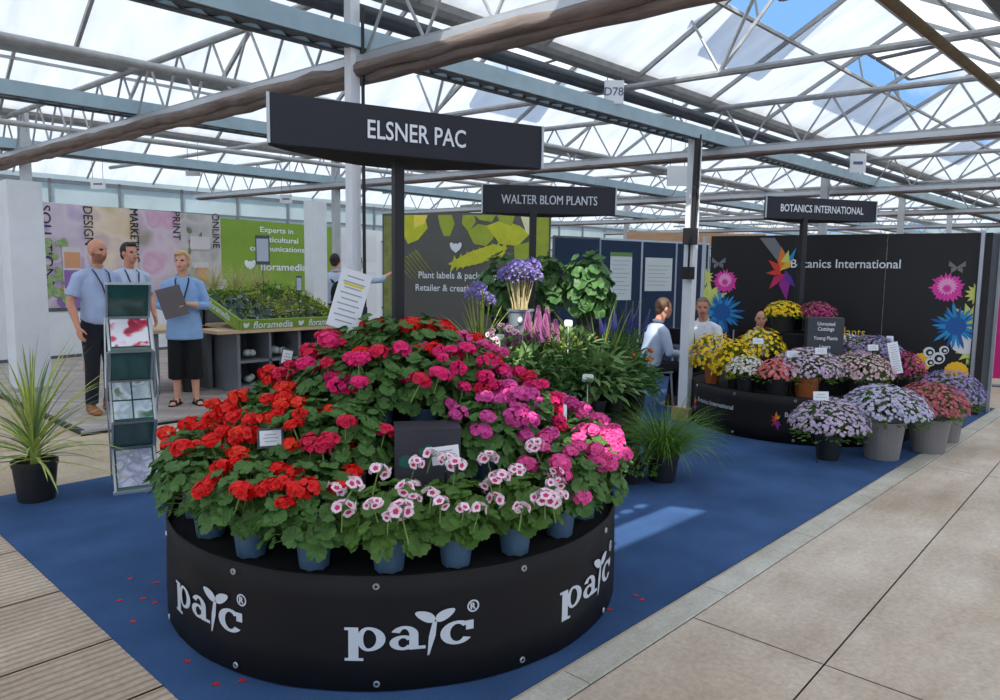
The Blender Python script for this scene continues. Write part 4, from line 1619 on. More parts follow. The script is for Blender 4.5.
# ================================================================ THIRD DRUM: DOMED DAISIES
def dome_mesh_pair(seed, rx, h, z0, m_leaf_, m_flower, n_fl, fs_, density=1.0, low=-.1, m2=None):
    rng = random.Random(seed)
    lf, fl = MB(), MB()
    for i in range(int(420 * density)):
        th, el = rng.uniform(0, 6.28), math.asin(rng.uniform(-.45, 1))
        d = V((cos(th) * cos(el), sin(th) * cos(el), sin(el)))
        q = rng.uniform(.55, .98 if d.z < .1 else .80)
        c = V((d.x * rx * q, d.y * rx * q, z0 + h * .25 + d.z * h * .75 * q))
        blade_leaf(lf, c, d + V((rng.uniform(-.5, .5), rng.uniform(-.5, .5), .3)), V((rng.uniform(-1, 1), rng.uniform(-1, 1), .6)), .05, .016, 0)
    for i in range(14):
        a = i * .45
        lf.tube([(0, 0, z0 - .02), (rx * .5 * cos(a), rx * .5 * sin(a), z0 + h * .4), (rx * .8 * cos(a), rx * .8 * sin(a), z0 + h * .5)], .003, 3, 1)
    n_fl = int(n_fl * 1.7)
    for i in range(n_fl):
        z = low + (1 - low) * (1 - (i + .5) / n_fl)
        rr = sqrt(max(0, 1 - z * z))
        th = i * 2.39996 + rng.uniform(-.25, .25)
        d = V((rr * cos(th), rr * sin(th), z))
        q = rng.uniform(.92, 1.06)
        c = V((d.x * rx * q, d.y * rx * q, z0 + h * .25 + d.z * h * .75 * q))
        nr = (V((d.x / rx, d.y / rx, d.z / (h * .75))).normalized() + V((rng.uniform(-.4, .4), rng.uniform(-.4, .4), .35 + rng.uniform(-.2, .3)))).normalized()
        x = nr.orthogonal().normalized()
        y = nr.cross(x)
        r = fs_ * rng.uniform(.75, 1.2)
        np_ = 7
        vs = [c]
        a0 = rng.uniform(0, 6)
        for k in range(2 * np_):
            a = a0 + pi * k / np_
            rk = r if k % 2 == 0 else r * .58
            vs.append(c + (x * cos(a) + y * sin(a)) * rk + nr * (r * .12 if k % 2 == 0 else 0))
        fl.add(vs, [(0, 1 + k, 1 + (k + 1) % (2 * np_)) for k in range(2 * np_)], 0 if (not m2 or i % 3) else 2)
        vs = [c + (x * cos(k * 1.57) + y * sin(k * 1.57)) * r * .24 + nr * r * .14 for k in range(4)]
        fl.add(vs, [(0, 1, 2, 3)], 1)
    return lf.mesh('foliage', [m_leaf_, M_stem]), fl.mesh('blossom', [m_flower, M_gold, m2 or m_flower])


M_gold = mat('gold_centre', srgb(206, 160, 40), .7)
M_yel = mat('yellow_petal', srgb(246, 208, 20), .5, .1, 30, trans=.2)
M_wht = mat('white_petal', srgb(232, 232, 228), .5, .05, 30, trans=.2)
M_mauvew = mat('pale_mauve_petal', srgb(212, 192, 218), .5, .08, 30, trans=.2)
M_lav = mat('lavender_petal', srgb(200, 198, 228), .5, .1, 30, trans=.2)
M_mauve = mat('mauve_petal', srgb(202, 186, 214), .5, .1, 30, trans=.2)
M_coral = mat('coral_pink_petal', srgb(232, 120, 130), .5, .15, 30, trans=.2)
M_pale = mat('pale_pink_petal', srgb(222, 190, 200), .5, .1, 30, trans=.2)
M_dusty = mat('dusty_pink_petal', srgb(190, 92, 112), .5, .15, 30, trans=.2)
M_viol = mat('violet_petal', srgb(152, 138, 194), .5, .15, 30, trans=.2)
M_mag2 = mat('deep_magenta_petal', srgb(176, 24, 116), .5, .15, 30, trans=.2)


def dome_plant(label, loc, rx, h, pot, m_flower, n_fl, fs_, seed, density=1.0, low=-.1, name='daisy_pot', m2=None):
    pr, ph_, pm_ = pot
    t = thing(name, label, 'plant', loc, 0, 'domed daisies in pots')
    nursery_pot('pot', pr, ph_, pm_, t)
    lf, fl = dome_mesh_pair(seed, rx, h, ph_ - .02, M_leafb, m_flower, n_fl, fs_, density, low, m2)
    link('foliage', lf, t)
    b_ = link('blossom', fl, t)
    b_['kind'] = 'stuff'
    return t


# on the drum: (photo column, depth, z, radius, height, pot, petals, count, size, label)
ZD = HD - .03
ON = [
    (717, .90, ZD, .25, .36, (.085, .20, M_pot_terra), M_yel, 150, .026, 'yellow bidens in a terracotta pot at the third drum\'s edge by the steel post', -.35),
    (741, .80, ZD, .25, .34, (.09, .17, M_pot_black), M_yel, 150, .026, 'yellow bidens in a black pot, in front of the terracotta one', -.4),
    (765, .52, .60, .24, .30, (.08, .15, M_pot_black), M_yel, 90, .026, 'yellow bidens on the third drum\'s middle tier below the black stand', -.2),
    (751, .93, ZD, .19, .22, (.09, .16, M_pot_black), M_wht, 190, .017, 'white daisies in a black pot in front of the yellow bidens', .05),
    (783, .92, ZD, .185, .21, (.115, .17, M_pot_black), M_coral, 170, .02, 'coral pink flowers in a wide black pot at the third drum\'s front', -.1),
    (813, .80, ZD, .33, .30, (.12, .18, M_pot_terra), M_mauvew, 420, .018, 'big pale mauve dome in a terracotta pot under the dark text box', -.05),
    (866, .82, ZD, .30, .28, (.12, .17, M_pot_black), M_pale, 420, .016, 'pale pink and white dome in a black pot, right of the terracotta one', -.05),
    (874, .58, .60, .30, .25, (.1, .15, M_pot_black), M_viol, 330, .018, 'violet dome behind the pale pink one and its price list', -.05),
    (908, .95, ZD, .22, .28, (.1, .16, M_pot_black), M_mag2, 220, .02, 'deep magenta dome at the far right of the third drum', -.1),
    (850, .42, .60, .15, .24, (.08, .16, M_pot_black), M_wht, 90, .02, 'white daisies behind the dark text box', -.05),
]
for i, (px, dep, z, rx, h, pot, m_, n_, fs_, lab, low) in enumerate(ON):
    q = on_drum(C3, px, dep)
    dome_plant(lab, q, rx, h, pot, m_, n_, fs_, 400 + i, 1.0 if rx > .25 else .6, low)
for px, dep, m_, lab in ((786, .20, M_yel, 'small yellow dome on the black stand at the third drum\'s top'), (819, .18, M_mag2, 'small magenta dome on the black stand at the third drum\'s top')):
    q = on_drum(C3, px, dep)
    dome_plant(lab, q, .19, .17, (.13, .17, M_pot_black), m_, 170, .02, 420 + px, .6, -.1)
# on the carpet
for px, py, rx, h, pot, m_, n_, fs_, lab, m2 in (
        (827, 461, .315, .33, (.11, .21, M_pot_black), M_mauve, 420, .019, 'mauve daisy dome in a black pot on the carpet in front of the third drum', M_mauvew),
        (881, 461, .35, .32, (.17, .33, M_pot_grey), M_lav, 480, .019, 'lavender daisy dome in the nearest grey pot on the carpet', None),
        (927, 454, .30, .34, (.17, .31, M_pot_grey), M_dusty, 420, .019, 'dusty pink daisy dome in the second grey pot on the carpet', None),
        (944, 443, .31, .36, (.15, .34, M_pot_grey), M_viol, 420, .019, 'violet daisy dome in the third grey pot, behind the dusty pink one', None)):
    p = P(px, py, .006)
    p = p + V((p.x, p.y, 0)).normalized() * pot[0] * .8
    dome_plant(lab, (p.x, p.y, .006), rx, h, pot, m_, n_, fs_, 430 + px, 1.3, .0, 'daisy_pot', m2)

# labels among the daisies
for px, py, dep, w, h, zb, lab in (
        (758, 341, .97, .10, .055, ZD, 'white label card between the yellow bidens and the white daisies'),
        (792.5, 354, 1.03, .11, .06, ZD, 'white label card above the coral pink flowers'),
        (821, 351, 1.02, .11, .06, ZD, 'white label card in the big pale mauve dome'),
        (873, 347.5, .99, .10, .055, ZD, 'white label card in the pale pink dome'),
        (821, 396, 1.4, .13, .075, .006, 'white label card above the mauve dome on the carpet'),
        (890, 339, .70, .07, .06, ZD, 'small white card behind the tall white price list')):
    dep = 5.95 if dep > 1.2 else dep_of(on_drum(C3, px, dep))
    stake_card(lab, px, py, dep, w, h, -135, None, frame=False, tilt=.15, lines=2)
stake_card('tall narrow white price list standing among the domes', 895, 358, dep_of(on_drum(C3, 895, 1.0)), .10, .30, -138, None, frame=False, name='price_list', tilt=.1, lines=12, roll=-.2)
# dark text box at the top of the drum
q = on_drum(C3, 827.5, .47)
t = thing('text_box', 'dark grey box printed Unrooted Cuttings Young Plants Liners', 'sign', (q.x, q.y, deck_z(q.x, q.y)), radians(-150) + pi / 2)
mb = MB(); mb.box((0, 0, .28), (.33, .16, .56)); mb.build('box', mat('slate_box', srgb(62, 64, 70), .5, .05, 4), t)
mb = MB()
for s_, z, w_ in (('Unrooted', .485, .16), ('Cuttings', .435, .15), ('Young Plants', .345, .22), ('Liners', .26, .10)):
    put_text(mb, s_, (0, -.083, z), (1, 0, 0), (0, 0, 1), .05, w_, .015)
mb.build('lettering', M_white_letter, t)

# ================================================================ BOARDS AND BACKDROPS
def on_line(p0, p1, px):
    """the point of the floor line p0-p1 that stands at photo column px"""
    lo, hi = -3.0, 4.0
    f = lambda s: proj(p0 + (p1 - p0) * s)[0] - px
    for _ in range(60):
        m = (lo + hi) / 2
        if f(m) > 0:
            hi = m
        else:
            lo = m
    return p0 + (p1 - p0) * lo


def hit(pn, px, py):
    """board coordinates (a, b) of the spot seen at a photo pixel"""
    d = ray(px, py)
    t_ = (pn.o - CAMP).dot(pn.n) / d.dot(pn.n)
    q = CAMP + d * t_ - pn.o
    return q.dot(pn.u), q.dot(pn.v)


# --- flower-photo wall of the stand behind
WL0, WL1 = P(45, 362, .0), P(160, 352, .0)
ZT = 2.6
wa, wb, wc, wd = (on_line(WL0, WL1, x) for x in (-60, 221, 335, 384))


def blur_photo(name, cols, sc, seed):
    m = bpy.data.materials.new(name)
    m.use_nodes = True
    t_ = m.node_tree
    b_ = t_.nodes['Principled BSDF']
    b_.inputs['Roughness'].default_value = .6
    co_ = t_.nodes.new('ShaderNodeTexCoord')
    mp_ = t_.nodes.new('ShaderNodeMapping')
    mp_.inputs['Location'].default_value = (seed * 3.7, seed, seed * 1.9)
    t_.links.new(co_.outputs['Object'], mp_.inputs['Vector'])
    vo = t_.nodes.new('ShaderNodeTexVoronoi')
    vo.feature = 'SMOOTH_F1'
    vo.inputs['Scale'].default_value = sc
    vo.inputs['Smoothness'].default_value = .9
    nn = t_.nodes.new('ShaderNodeTexNoise')
    nn.inputs['Scale'].default_value = sc * .55
    nn.inputs['Detail'].default_value = 2.5
    t_.links.new(mp_.outputs['Vector'], nn.inputs['Vector'])
    mx_ = t_.nodes.new('ShaderNodeMixRGB')
    mx_.blend_type = 'ADD'
    mx_.inputs['Fac'].default_value = .25
    t_.links.new(mp_.outputs['Vector'], mx_.inputs['Color1'])
    t_.links.new(nn.outputs['Color'], mx_.inputs['Color2'])
    t_.links.new(mx_.outputs['Color'], vo.inputs['Vector'])
    bw_ = t_.nodes.new('ShaderNodeRGBToBW')
    t_.links.new(vo.outputs['Color'], bw_.inputs['Color'])
    m2 = t_.nodes.new('ShaderNodeMath')
    m2.operation = 'ADD'
    m3 = t_.nodes.new('ShaderNodeMath')
    m3.operation = 'MULTIPLY'
    m3.inputs[1].default_value = .5
    t_.links.new(bw_.outputs['Val'], m2.inputs[0])
    t_.links.new(nn.outputs['Fac'], m2.inputs[1])
    t_.links.new(m2.outputs['Value'], m3.inputs[0])
    r_ = t_.nodes.new('ShaderNodeValToRGB')
    el = r_.color_ramp.elements
    el[0].position, el[0].color = .25, (*cols[0], 1)
    el[1].position, el[1].color = .75, (*cols[-1], 1)
    for i, c in enumerate(cols[1:-1]):
        e = el.new(.25 + .5 * (i + 1) / (len(cols) - 1))
        e.color = (*c, 1)
    t_.links.new(m3.outputs['Value'], r_.inputs['Fac'])
    t_.links.new(r_.outputs['Color'], b_.inputs['Base Color'])
    return m


wall = tag(thing('wall_booth', 'white back wall of the stand behind, carrying the flower photo panels', 'wall', (0, 0, 0)), 'white back wall of the stand behind, carrying the flower photo panels', 'wall', None, 'structure')
pw = Panel(wa, wb, 0.04, ZT)
mb = MB(); pw.slab(mb, .06); mb.build('wall_panel', M_white, wall)
mb = MB(); pw.slab(mb, .06, b1=.05); mb.v = [tuple(V(v) + pw.n * .012) for v in mb.v]; mb.build('skirting', M_dark_steel, wall)
PAL = [[srgb(150, 152, 124), srgb(190, 174, 192), srgb(208, 194, 206), srgb(176, 156, 192), srgb(220, 206, 204)],
       [srgb(176, 170, 130), srgb(214, 192, 162), srgb(222, 206, 184), srgb(198, 170, 176), srgb(210, 196, 164)],
       [srgb(156, 146, 132), srgb(192, 172, 184), srgb(206, 192, 202), srgb(202, 158, 184), srgb(214, 204, 206)],
       [srgb(130, 136, 118), srgb(180, 176, 178), srgb(196, 192, 190), srgb(164, 162, 154), srgb(210, 206, 206)]]
cols_px = [41, 87, 137, 181, 221]
pb = hit(pw, 120, 306)[1]
for i in range(4):
    a0, a1 = hit(pw, cols_px[i], 260)[0], hit(pw, cols_px[i + 1], 260)[0]
    q = Panel(pw.pt(a0, 0, .012), pw.pt(a1, 0, .012), .04 + pb, ZT - .005)
    mb = MB(); q.slab(mb, .01)
    o = mb.build('photo_panel', blur_photo(f'blurred_flowers_{"abcd"[i]}', PAL[i], 3.2, i + 1), wall)
    mb = MB(); q.slab(mb, .01, b0=-.06, b1=0); mb.build('base_strip', M_dark_steel, o)
mb = MB()
for s_, px, y0_, y1_ in (('SOLUTIONS', 44, 205, 286), ('DESIGN', 86.5, 206.5, 245), ('MARKETING', 132.5, 209, 262), ('PRINT', 175, 211.5, 240), ('ONLINE', 214.5, 213.5, 248)):
    a0, b0 = hit(pw, px, y0_)
    a1, b1 = hit(pw, px, y1_)
    pw.text(mb, s_, a0 - .07, (b0 + b1) / 2, .22, b0 - b1, .004, 'c', 0, .026, -pi / 2)
mb.build('lettering', M_inkd, wall)
# printed devices in the photos
mb = MB()
for (x0, y0_, x1, y1_, mi) in ((61, 247, 82, 297, 0), (63, 252, 80, 268, 1), (63, 270, 80, 288, 2), (189, 236, 209, 250, 0), (191, 262, 208, 268, 0), (196, 268, 208, 282, 1), (206, 300, 214, 336, 0)):
    a0, b0 = hit(pw, x0, y0_)
    a1, b1 = hit(pw, x1, y1_)
    pw.shape(mb, [(a0, b1), (a1, b1), (a1, b0), (a0, b0)], mi, .030 + .002 * mi)
rg = random.Random(5)
for (cx, cy, n, cc) in ((55, 285, 26, 3), (58, 250, 7, 3), (70, 293, 7, 2), (197, 245, 5, 4), (200, 292, 9, 4), (74, 286, 6, 1)):
    for k in range(n):
        a, b = hit(pw, cx + rg.uniform(-14, 14), min(303, cy + rg.uniform(-16, 16)))
        pw.shape(mb, disc2(a, b, rg.uniform(.04, .10), rg.uniform(.03, .08), 9, rg.uniform(0, 3)), cc, .026 + .0003 * k)
mb.build('printed_motif', [mat('print_pale', srgb(206, 202, 204)), mat('print_orange', srgb(206, 150, 110)), mat('print_purple', srgb(140, 104, 168)), mat('print_sage', srgb(140, 166, 112), .6, .3, 14), mat('print_olive', srgb(120, 122, 96), .6, .3, 14)], wall)

# green wall and white wall
M_lime = mat('lime_green_board', srgb(124, 158, 52), .6, .05, 3)
gw_ = thing('green_board', 'lime green wall board lettered Experts in horticultural communications', 'board', (0, 0, 0), 0, None, 'structure')
pg = Panel(wb, wc, .04, ZT - .03)
mb = MB(); pg.slab(mb, .05); mb.build('board', M_lime, gw_)
mb = MB()
for s_, px, py, wpx in (('Experts in', 277, 233, 33), ('horticultural', 278, 242.5, 41), ('communications', 278, 251.5, 54), ('floramedia', 284, 270.5, 46)):
    a, b = hit(pg, px, py)
    w_ = hit(pg, px + wpx / 2, py)[0] - hit(pg, px - wpx / 2, py)[0]
    pg.text(mb, s_, a, b, .16 if 'flora' not in s_ else .22, w_, .015, 'c', 0, .006)
a, b = hit(pg, 250, 265)
for k in (-1, 0, 1):
    pg.shape(mb, disc2(a + k * .07, b + .02 * abs(k), .055, .09, 12, -.5 * k), 0, .006 + .001 * k)
mb.build('lettering', M_white_letter, gw_)
ww_ = thing('white_board', 'plain white wall board with two door panels beside the green wall', 'board', (0, 0, 0), 0, None, 'structure')
pwh = Panel(wc, wd, .04, ZT - .03)
mb = MB(); pwh.slab(mb, .05)
mb.build('board', M_white, ww_)
mb = MB()
for a0 in (.08, .5):
    for b0, b1 in ((.15, 1.5), (1.75, 2.4)):
        pwh.slab(mb, .01, 0, pwh.w * a0, pwh.w * (a0 + .38), b0, b1)
mb.v = [tuple(V(v) + pwh.n * .012) for v in mb.v]
mb.build('raised_panel', mat('off_white', srgb(214, 218, 222), .5), ww_)

# dark board with leaves
pd = Panel(D(382.5, 271, 13.1), D(549.5, 273, 12.3), .04, 2.6)
db = thing('leaf_board', 'dark grey board printed with yellow leaves and Plant labels lettering', 'board', (0, 0, 0), 0, None, 'structure')
mb = MB(); pd.slab(mb, .05); mb.build('board', mat('slate_board', srgb(92, 92, 88), .6, .06, 2), db)
mb = MB()
rg = random.Random(9)


def px_shape(pn, mb_, pts, mi, off):
    pn.shape(mb_, [hit(pn, x, y) for x, y in pts][::-1], mi, off)


TOPY = 214.0
leafs = [
    ([(384, 216), (392, 216), (400, 250), (398, 300), (390, 330), (384, 340)], 3),
    ([(403, 215), (424, 215), (428, 228), (418, 240), (408, 244), (402, 232)], 0),
    ([(414, 215), (428, 215), (424, 224), (414, 228)], 4),
    ([(438, 215), (452, 215), (455, 224), (450, 236), (444, 236), (440, 226)], 1),
    ([(463, 215), (474, 215), (476, 222), (469, 232), (462, 224)], 1),
    ([(474, 215), (496, 215), (492, 222), (480, 220)], 1),
    ([(468, 232), (478, 224), (490, 226), (494, 238), (486, 246), (474, 244)], 1),
    ([(486, 226), (502, 220), (520, 226), (530, 234), (518, 246), (500, 244)], 0),
    ([(497, 215), (515, 215), (512, 226), (500, 222)], 1),
    ([(520, 214), (534, 214), (533, 238), (526, 232)], 2),
    ([(535, 214), (549, 214), (549, 250), (541, 262), (536, 240)], 1),
    ([(514, 246), (536, 240), (549, 256), (546, 300), (530, 310), (516, 280)], 1),
    ([(448, 264), (470, 252), (494, 244), (508, 248), (500, 256), (478, 264), (458, 268)], 0),
]
for i, (pts, mi) in enumerate(leafs):
    px_shape(pd, mb, pts, mi, .004 + .0006 * i)
for k in range(9):
    f = k / 8
    x, y = 452 + 50 * f, 264 - 14 * f
    px_shape(pd, mb, [(x, y), (x - 2, y + 9), (x + 4, y + 2)], 0, .013)
    px_shape(pd, mb, [(x, y), (x + 3, y - 9 - 3 * f), (x + 5, y - 1)], 0, .0135)
for k in range(7):
    px_shape(pd, mb, [(396 + 3 * k, 262 - 2 * k), (399 + 3 * k, 262 - 2 * k), (416 + 3.5 * k, 284 - k)], 3, .014 + .0004 * k)
mb.build('printed_leaf', [mat('print_lime', srgb(196, 200, 52), .6, .12, 5), mat('print_green', srgb(156, 172, 56), .6, .12, 5), mat('print_cream', srgb(232, 232, 186), .6), mat('print_dull_green', srgb(128, 134, 74), .6, .25, 8), mat('print_sun', srgb(240, 222, 90), .6)], db)
mb = MB()
for s_, x0, y0_, x1 in (('Plant labels & packaging', 419, 278, 497), ('Retailer & creative services', 416, 290.5, 505)):
    a0, b0 = hit(pd, x0, y0_)
    a1, _ = hit(pd, x1, y0_)
    pd.text(mb, s_, (a0 + a1) / 2, b0, .17, a1 - a0, .012, 'c', 0, .02)
a, b = hit(pd, 456, 248)
for k in (-1, 0, 1):
    pd.shape(mb, disc2(a + k * .055, b + .02 * abs(k), .045, .085, 12, -.5 * k), 0, .018 + .001 * k)
mb.build('lettering', M_white_letter, db)

# white square posts of the stand
for x_, y_, s_, h_, lab in ((2.62, 10.25, .365, 2.53, 'thick white square post of the stand behind, at its outer corner'), (6.1, 9.25, .235, 2.53, 'slimmer white square post between the green wall and the white wall')):
    t = thing('square_post', lab, 'post', (x_, y_, .04), 0, None, 'structure')
    mb = MB(); mb.box((0, 0, h_ / 2), (s_, s_, h_)); mb.build('shaft', M_white, t)
    mb = MB(); mb.box((0, 0, .02), (s_ + .02, s_ + .02, .04)); mb.build('base_trim', M_alu, t)

# --- navy notice boards
NB0, NB1 = D(551, 273, 10.05), D(704, 276, 11.75)
NB0.z = NB1.z = 0
zb_ = 2.08
cuts = [551, 596.5, 638, 672, 704]
for i in range(4):
    a_, b_ = on_line(NB0, NB1, cuts[i]), on_line(NB0, NB1, cuts[i + 1])
    pn = Panel(a_, b_, .0, zb_)
    t = thing('notice_board', ['navy felt notice board beside the dark leaf board', 'navy felt notice board with the green-topped notice', 'navy felt notice board with the wide pale chart', 'navy felt notice board beside the black backdrop'][i], 'notice board', pn.pt(pn.w / 2, 0, 0), 0, None)
    off = pn.pt(pn.w / 2, 0, 0)
    mb = MB(); pn.slab(mb, .03, 0, .02, pn.w - .02, .08, zb_ - .02); mb.v = [tuple(V(v) - off) for v in mb.v]; mb.build('felt_panel', M_navy, t)
    mb = MB()
    for a in (.012, pn.w - .012):
        mb.bar(pn.pt(a, 0, -.015) - off, pn.pt(a, zb_, -.015) - off, .04, .024, up=pn.n)
    mb.bar(pn.pt(0, zb_ - .01, -.015) - off, pn.pt(pn.w, zb_ - .01, -.015) - off, .04, .02, up=pn.n)
    mb.bar(pn.pt(0, .07, -.015) - off, pn.pt(pn.w, .07, -.015) - off, .04, .02, up=pn.n)
    mb.build('frame', M_alu if i else M_dark_steel, t)
    if i in (1, 2):
        x0, y0_, x1, y1_ = ((610.5, 252, 630.5, 300), (645.5, 257, 671, 291))[i - 1] if i == 1 else (645.5, 257.5, 671, 291)
        (a0, b1), (a1, b0) = hit(pn, x0, y0_), hit(pn, x1, y1_)
        if i == 2:
            a1 = min(a1, pn.w - .04)
        nt_ = thing('notice', 'tall pale notice with a green heading pinned on navy felt' if i == 1 else 'wide pale chart sheet pinned on navy felt', 'notice', pn.pt(a0, b0, 0))
        o_ = pn.pt(a0, b0, 0)
        mb = MB(); pn.slab(mb, -.006, 0, a0, a1, b0, b1); mb.v = [tuple(V(v) - o_) for v in mb.v]; mb.build('sheet', mat('notice_paper', srgb(206, 214, 214), .7), nt_)
        mb = MB()
        if i == 1:
            pn.shape(mb, [(a0, b1 - .06), (a1, b1 - .06), (a1, b1), (a0, b1)], 1, .009)
        n_ = 9 if i == 1 else 6
        for k in range(n_):
            bb = b1 - .12 - (b1 - b0 - .16) * k / n_
            pn.shape(mb, [(a0 + .04, bb - .012), (a1 - .04 - .05 * (k % 3), bb - .012), (a1 - .04 - .05 * (k % 3), bb), (a0 + .04, bb)], 0, .008)
        mb.v = [tuple(V(v) - o_) for v in mb.v]
        mb.build('print', [mat('faint_print', srgb(170, 178, 180), .8), mat('print_heading', srgb(96, 138, 70), .7)], nt_)
mb = MB()
fa, fb = D(627, 240, 13.2), D(765, 236, 13.2)
fa.z = fb.z = 2.22
mb.bar(fa, fb, .1, .24)
struct('wooden_fascia', mb, mat('orange_wood', srgb(196, 158, 124), .6, .12, 3, stretch=(1, 1, 8)), 'orange wooden fascia board above the navy notice boards', 'fascia')

# --- black backdrop of the third stand
KB0, KB1 = D(704.5, 276, 9.6), D(978, 279, 8.12)
KB0.z = KB1.z = 0
zk = 2.08
pk = Panel(KB0, KB1, 0, zk)
kb = thing('backdrop_board', 'long black printed backdrop lettered Botanics International behind the third drum', 'backdrop', (0, 0, 0))
ks = [704.5, 789, 876, 978]
for i in range(3):
    a_, b_ = on_line(KB0, KB1, ks[i]), on_line(KB0, KB1, ks[i + 1])
    q = Panel(a_, b_, 0, zk)
    mb = MB(); q.slab(mb,   .03, 0, .001, q.w - .001); mb.build('panel', mat('black_print_board', srgb(22, 20, 23), .4, .05, 3), kb)
mb = MB()
mb.bar(pk.pt(-.02, 0, -.01), pk.pt(-.02, zk, -.01), .04, .04)
mb.build('edge_pole', M_alu, kb)
PR = [mat('print_hot_pink', srgb(220, 60, 160), .6, .15, 25), mat('print_pale_pink', srgb(240, 160, 205)), mat('print_lemon', srgb(206, 212, 110), .6, .12, 12), mat('print_cyan', srgb(40, 140, 196), .6, .2, 18),
      mat('print_marigold', srgb(250, 190, 40), .6, .1, 8), mat('print_white', srgb(226, 226, 226)), mat('print_grey', srgb(120, 120, 124)), mat('print_leaf', srgb(110, 150, 70), .6, .2, 10), mat('print_deep_blue', srgb(30, 90, 160)), mat('print_ink', srgb(24, 22, 26))] + M_star
mb = MB()
sq_ = [0]


def K(px, py):
    return hit(pk, px, py)


def kshape(pts, mi):
    sq_[0] += 1
    pk.shape(mb, pts, mi, .003 + .0002 * sq_[0])


def kr(px, py, r):
    a, b = K(px, py)
    return a, b, K(px + r, py)[0] - a


for (x, y, r) in ((978, 294, 14), (972, 322, 24), (974, 350, 20), (706, 303, 24), (705, 277, 9)):
    a, b, q = kr(x, y, r)
    pts = [(min(max(aa, .003), pk.w - .003), bb) for aa, bb in burst(a, b, q, 13, .62)]
    kshape(pts, 2)
a, b, q = kr(978, 362, 13); kshape([(min(aa, pk.w - .003), bb) for aa, bb in burst(a, b, q, 11, .7)], 7)
a, b, q = kr(966, 344, 20); kshape([(min(aa, pk.w - .003), bb) for aa, bb in disc2(a, b, q * .8, q * .6)], 5)
for (x, y, r) in ((947, 288, 18), (725, 281.5, 12.5)):
    a, b, q = kr(x, y, r)
    kshape(burst(a, b, q, 22, .82, random.Random(1)), 0)
    kshape(burst(a, b + q * .12, q * .62, 18, .7), 1)
    kshape(burst(a, b - q * .05, q * .32, 14, .6), 0)
for (x, y, r) in ((956, 326, 27), (722, 312, 22)):
    a, b, q = kr(x, y, r)
    rg = random.Random(2)
    for k in range(26):
        aa = k * 2 * pi / 26 + rg.uniform(-.1, .1)
        L_ = q * rg.uniform(.75, 1.1)
        kshape([(min(max(u_, .003), pk.w - .003), v_) for u_, v_ in ((a + .1 * q * cos(aa - 1.3), b + .1 * q * sin(aa - 1.3)), (a + L_ * .8 * cos(aa - .07), b + L_ * .8 * sin(aa - .07)), (a + L_ * cos(aa), b + L_ * sin(aa)), (a + L_ * .8 * cos(aa + .07), b + L_ * .8 * sin(aa + .07)), (a + .1 * q * cos(aa + 1.3), b + .1 * q * sin(aa + 1.3)))], 3 if k % 3 else 8)
    kshape(disc2(a, b, q * .4), 8)
for (x, y, r) in ((921, 362, 11), (956, 372, 13)):
    a, b, q = kr(x, y, r)
    kshape(burst(a, b, q, 16, .93), 4)
for (x, y, r) in ((929, 352, 6), (938, 358, 7), (930, 362, 5), (944, 350, 5)):
    a, b, q = kr(x, y, r)
    kshape(disc2(a, b, q), 5)
    kshape(disc2(a + q * .12, b - q * .08, q * .66), 9)
    kshape(disc2(a + q * .2, b - q * .12, q * .32), 5)
for (x, y, r) in ((957, 267, 7.5), (719, 263, 6)):
    a, b, q = kr(x, y, r)
    for sg in (-1, 1):
        w1 = [(a, b), (a + sg * q * 1.1, b + q * .95), (a + sg * q * 1.15, b + q * .1), (a + sg * q * .3, b - q * .1)]
        w2 = [(a, b), (a + sg * q * .8, b - q * .15), (a + sg * q * .75, b - q * .95), (a + sg * q * .1, b - q * .5)]
        for w_ in (w1, w2):
            kshape(w_ if sg > 0 else w_[::-1], 6)
# slanted grey quad and big star
kshape([K(775, 238), K(760, 238), K(783, 268), K(792, 262)][::-1], 9 if False else 6)
a, b, q = kr(783, 272, 27)
for poly, m_ in star_shapes(q):
    pts = [(a + x, b + y) for x, y in poly]
    kshape(pts, 10 + m_)
kshape([K(786, 262), K(797, 247), K(793, 260)][::-1], 3)
kshape([K(781, 262), K(789, 250), K(790, 263)][::-1], 2)
mb.build('printed_motif', PR, kb)
mb = MB()
a0, b0 = K(791, 267.5)
a1, _ = K(900.5, 267.5)
pk.text(mb, 'Botanics International', (a0 + a1) / 2, b0, .15, a1 - a0, .008, 'c', 0, .02)
mb.build('lettering', M_white_letter, kb)
mb = MB()
a0, b0 = K(838, 336)
a1, _ = K(865, 336)
pk.text(mb, 'plants', (a0 + a1) / 2, b0, .17, a1 - a0, .0, 'c', 0, .02)
mb.build('printed_word', mat('print_gold', srgb(226, 190, 60)), kb)

# end board and next stand at the far right edge
e0, e1 = D(979, 279, 8.1), D(998, 279.5, 8.3)
pe = Panel(e0, e1, 0, 2.08)
t = thing('end_board', 'dark grey end board with aluminium poles at the backdrop\'s right end', 'board', (0, 0, 0))
mb = MB(); pe.slab(mb, .03); mb.build('panel', mat('dark_grey_board', srgb(52, 56, 62), .5, .05, 3), t)
for a in (0, pe.w):
    mb = MB(); mb.bar(pe.pt(a, 0, .01), pe.pt(a, 2.1, .01), .035, .035); mb.build('pole', M_alu, t)
m0, m1 = D(992, 279, 10.4), D(1040, 280, 10.2)
pm_ = Panel(m0, m1, .12, 2.0)
t = thing('magenta_banner', 'magenta banner of the next stand beyond the end board', 'banner', (0, 0, 0))
mb = MB(); pm_.slab(mb, .02); mb.build('banner', mat('magenta_banner', srgb(190, 24, 110), .7, .1, 4), t)
mb = MB(); mb.bar(pm_.pt(0, -.12, -.06), pm_.pt(pm_.w, -.12, -.06) + V((0, 0, .02)), .2, .03); mb.build('foot', M_dark_steel, t)


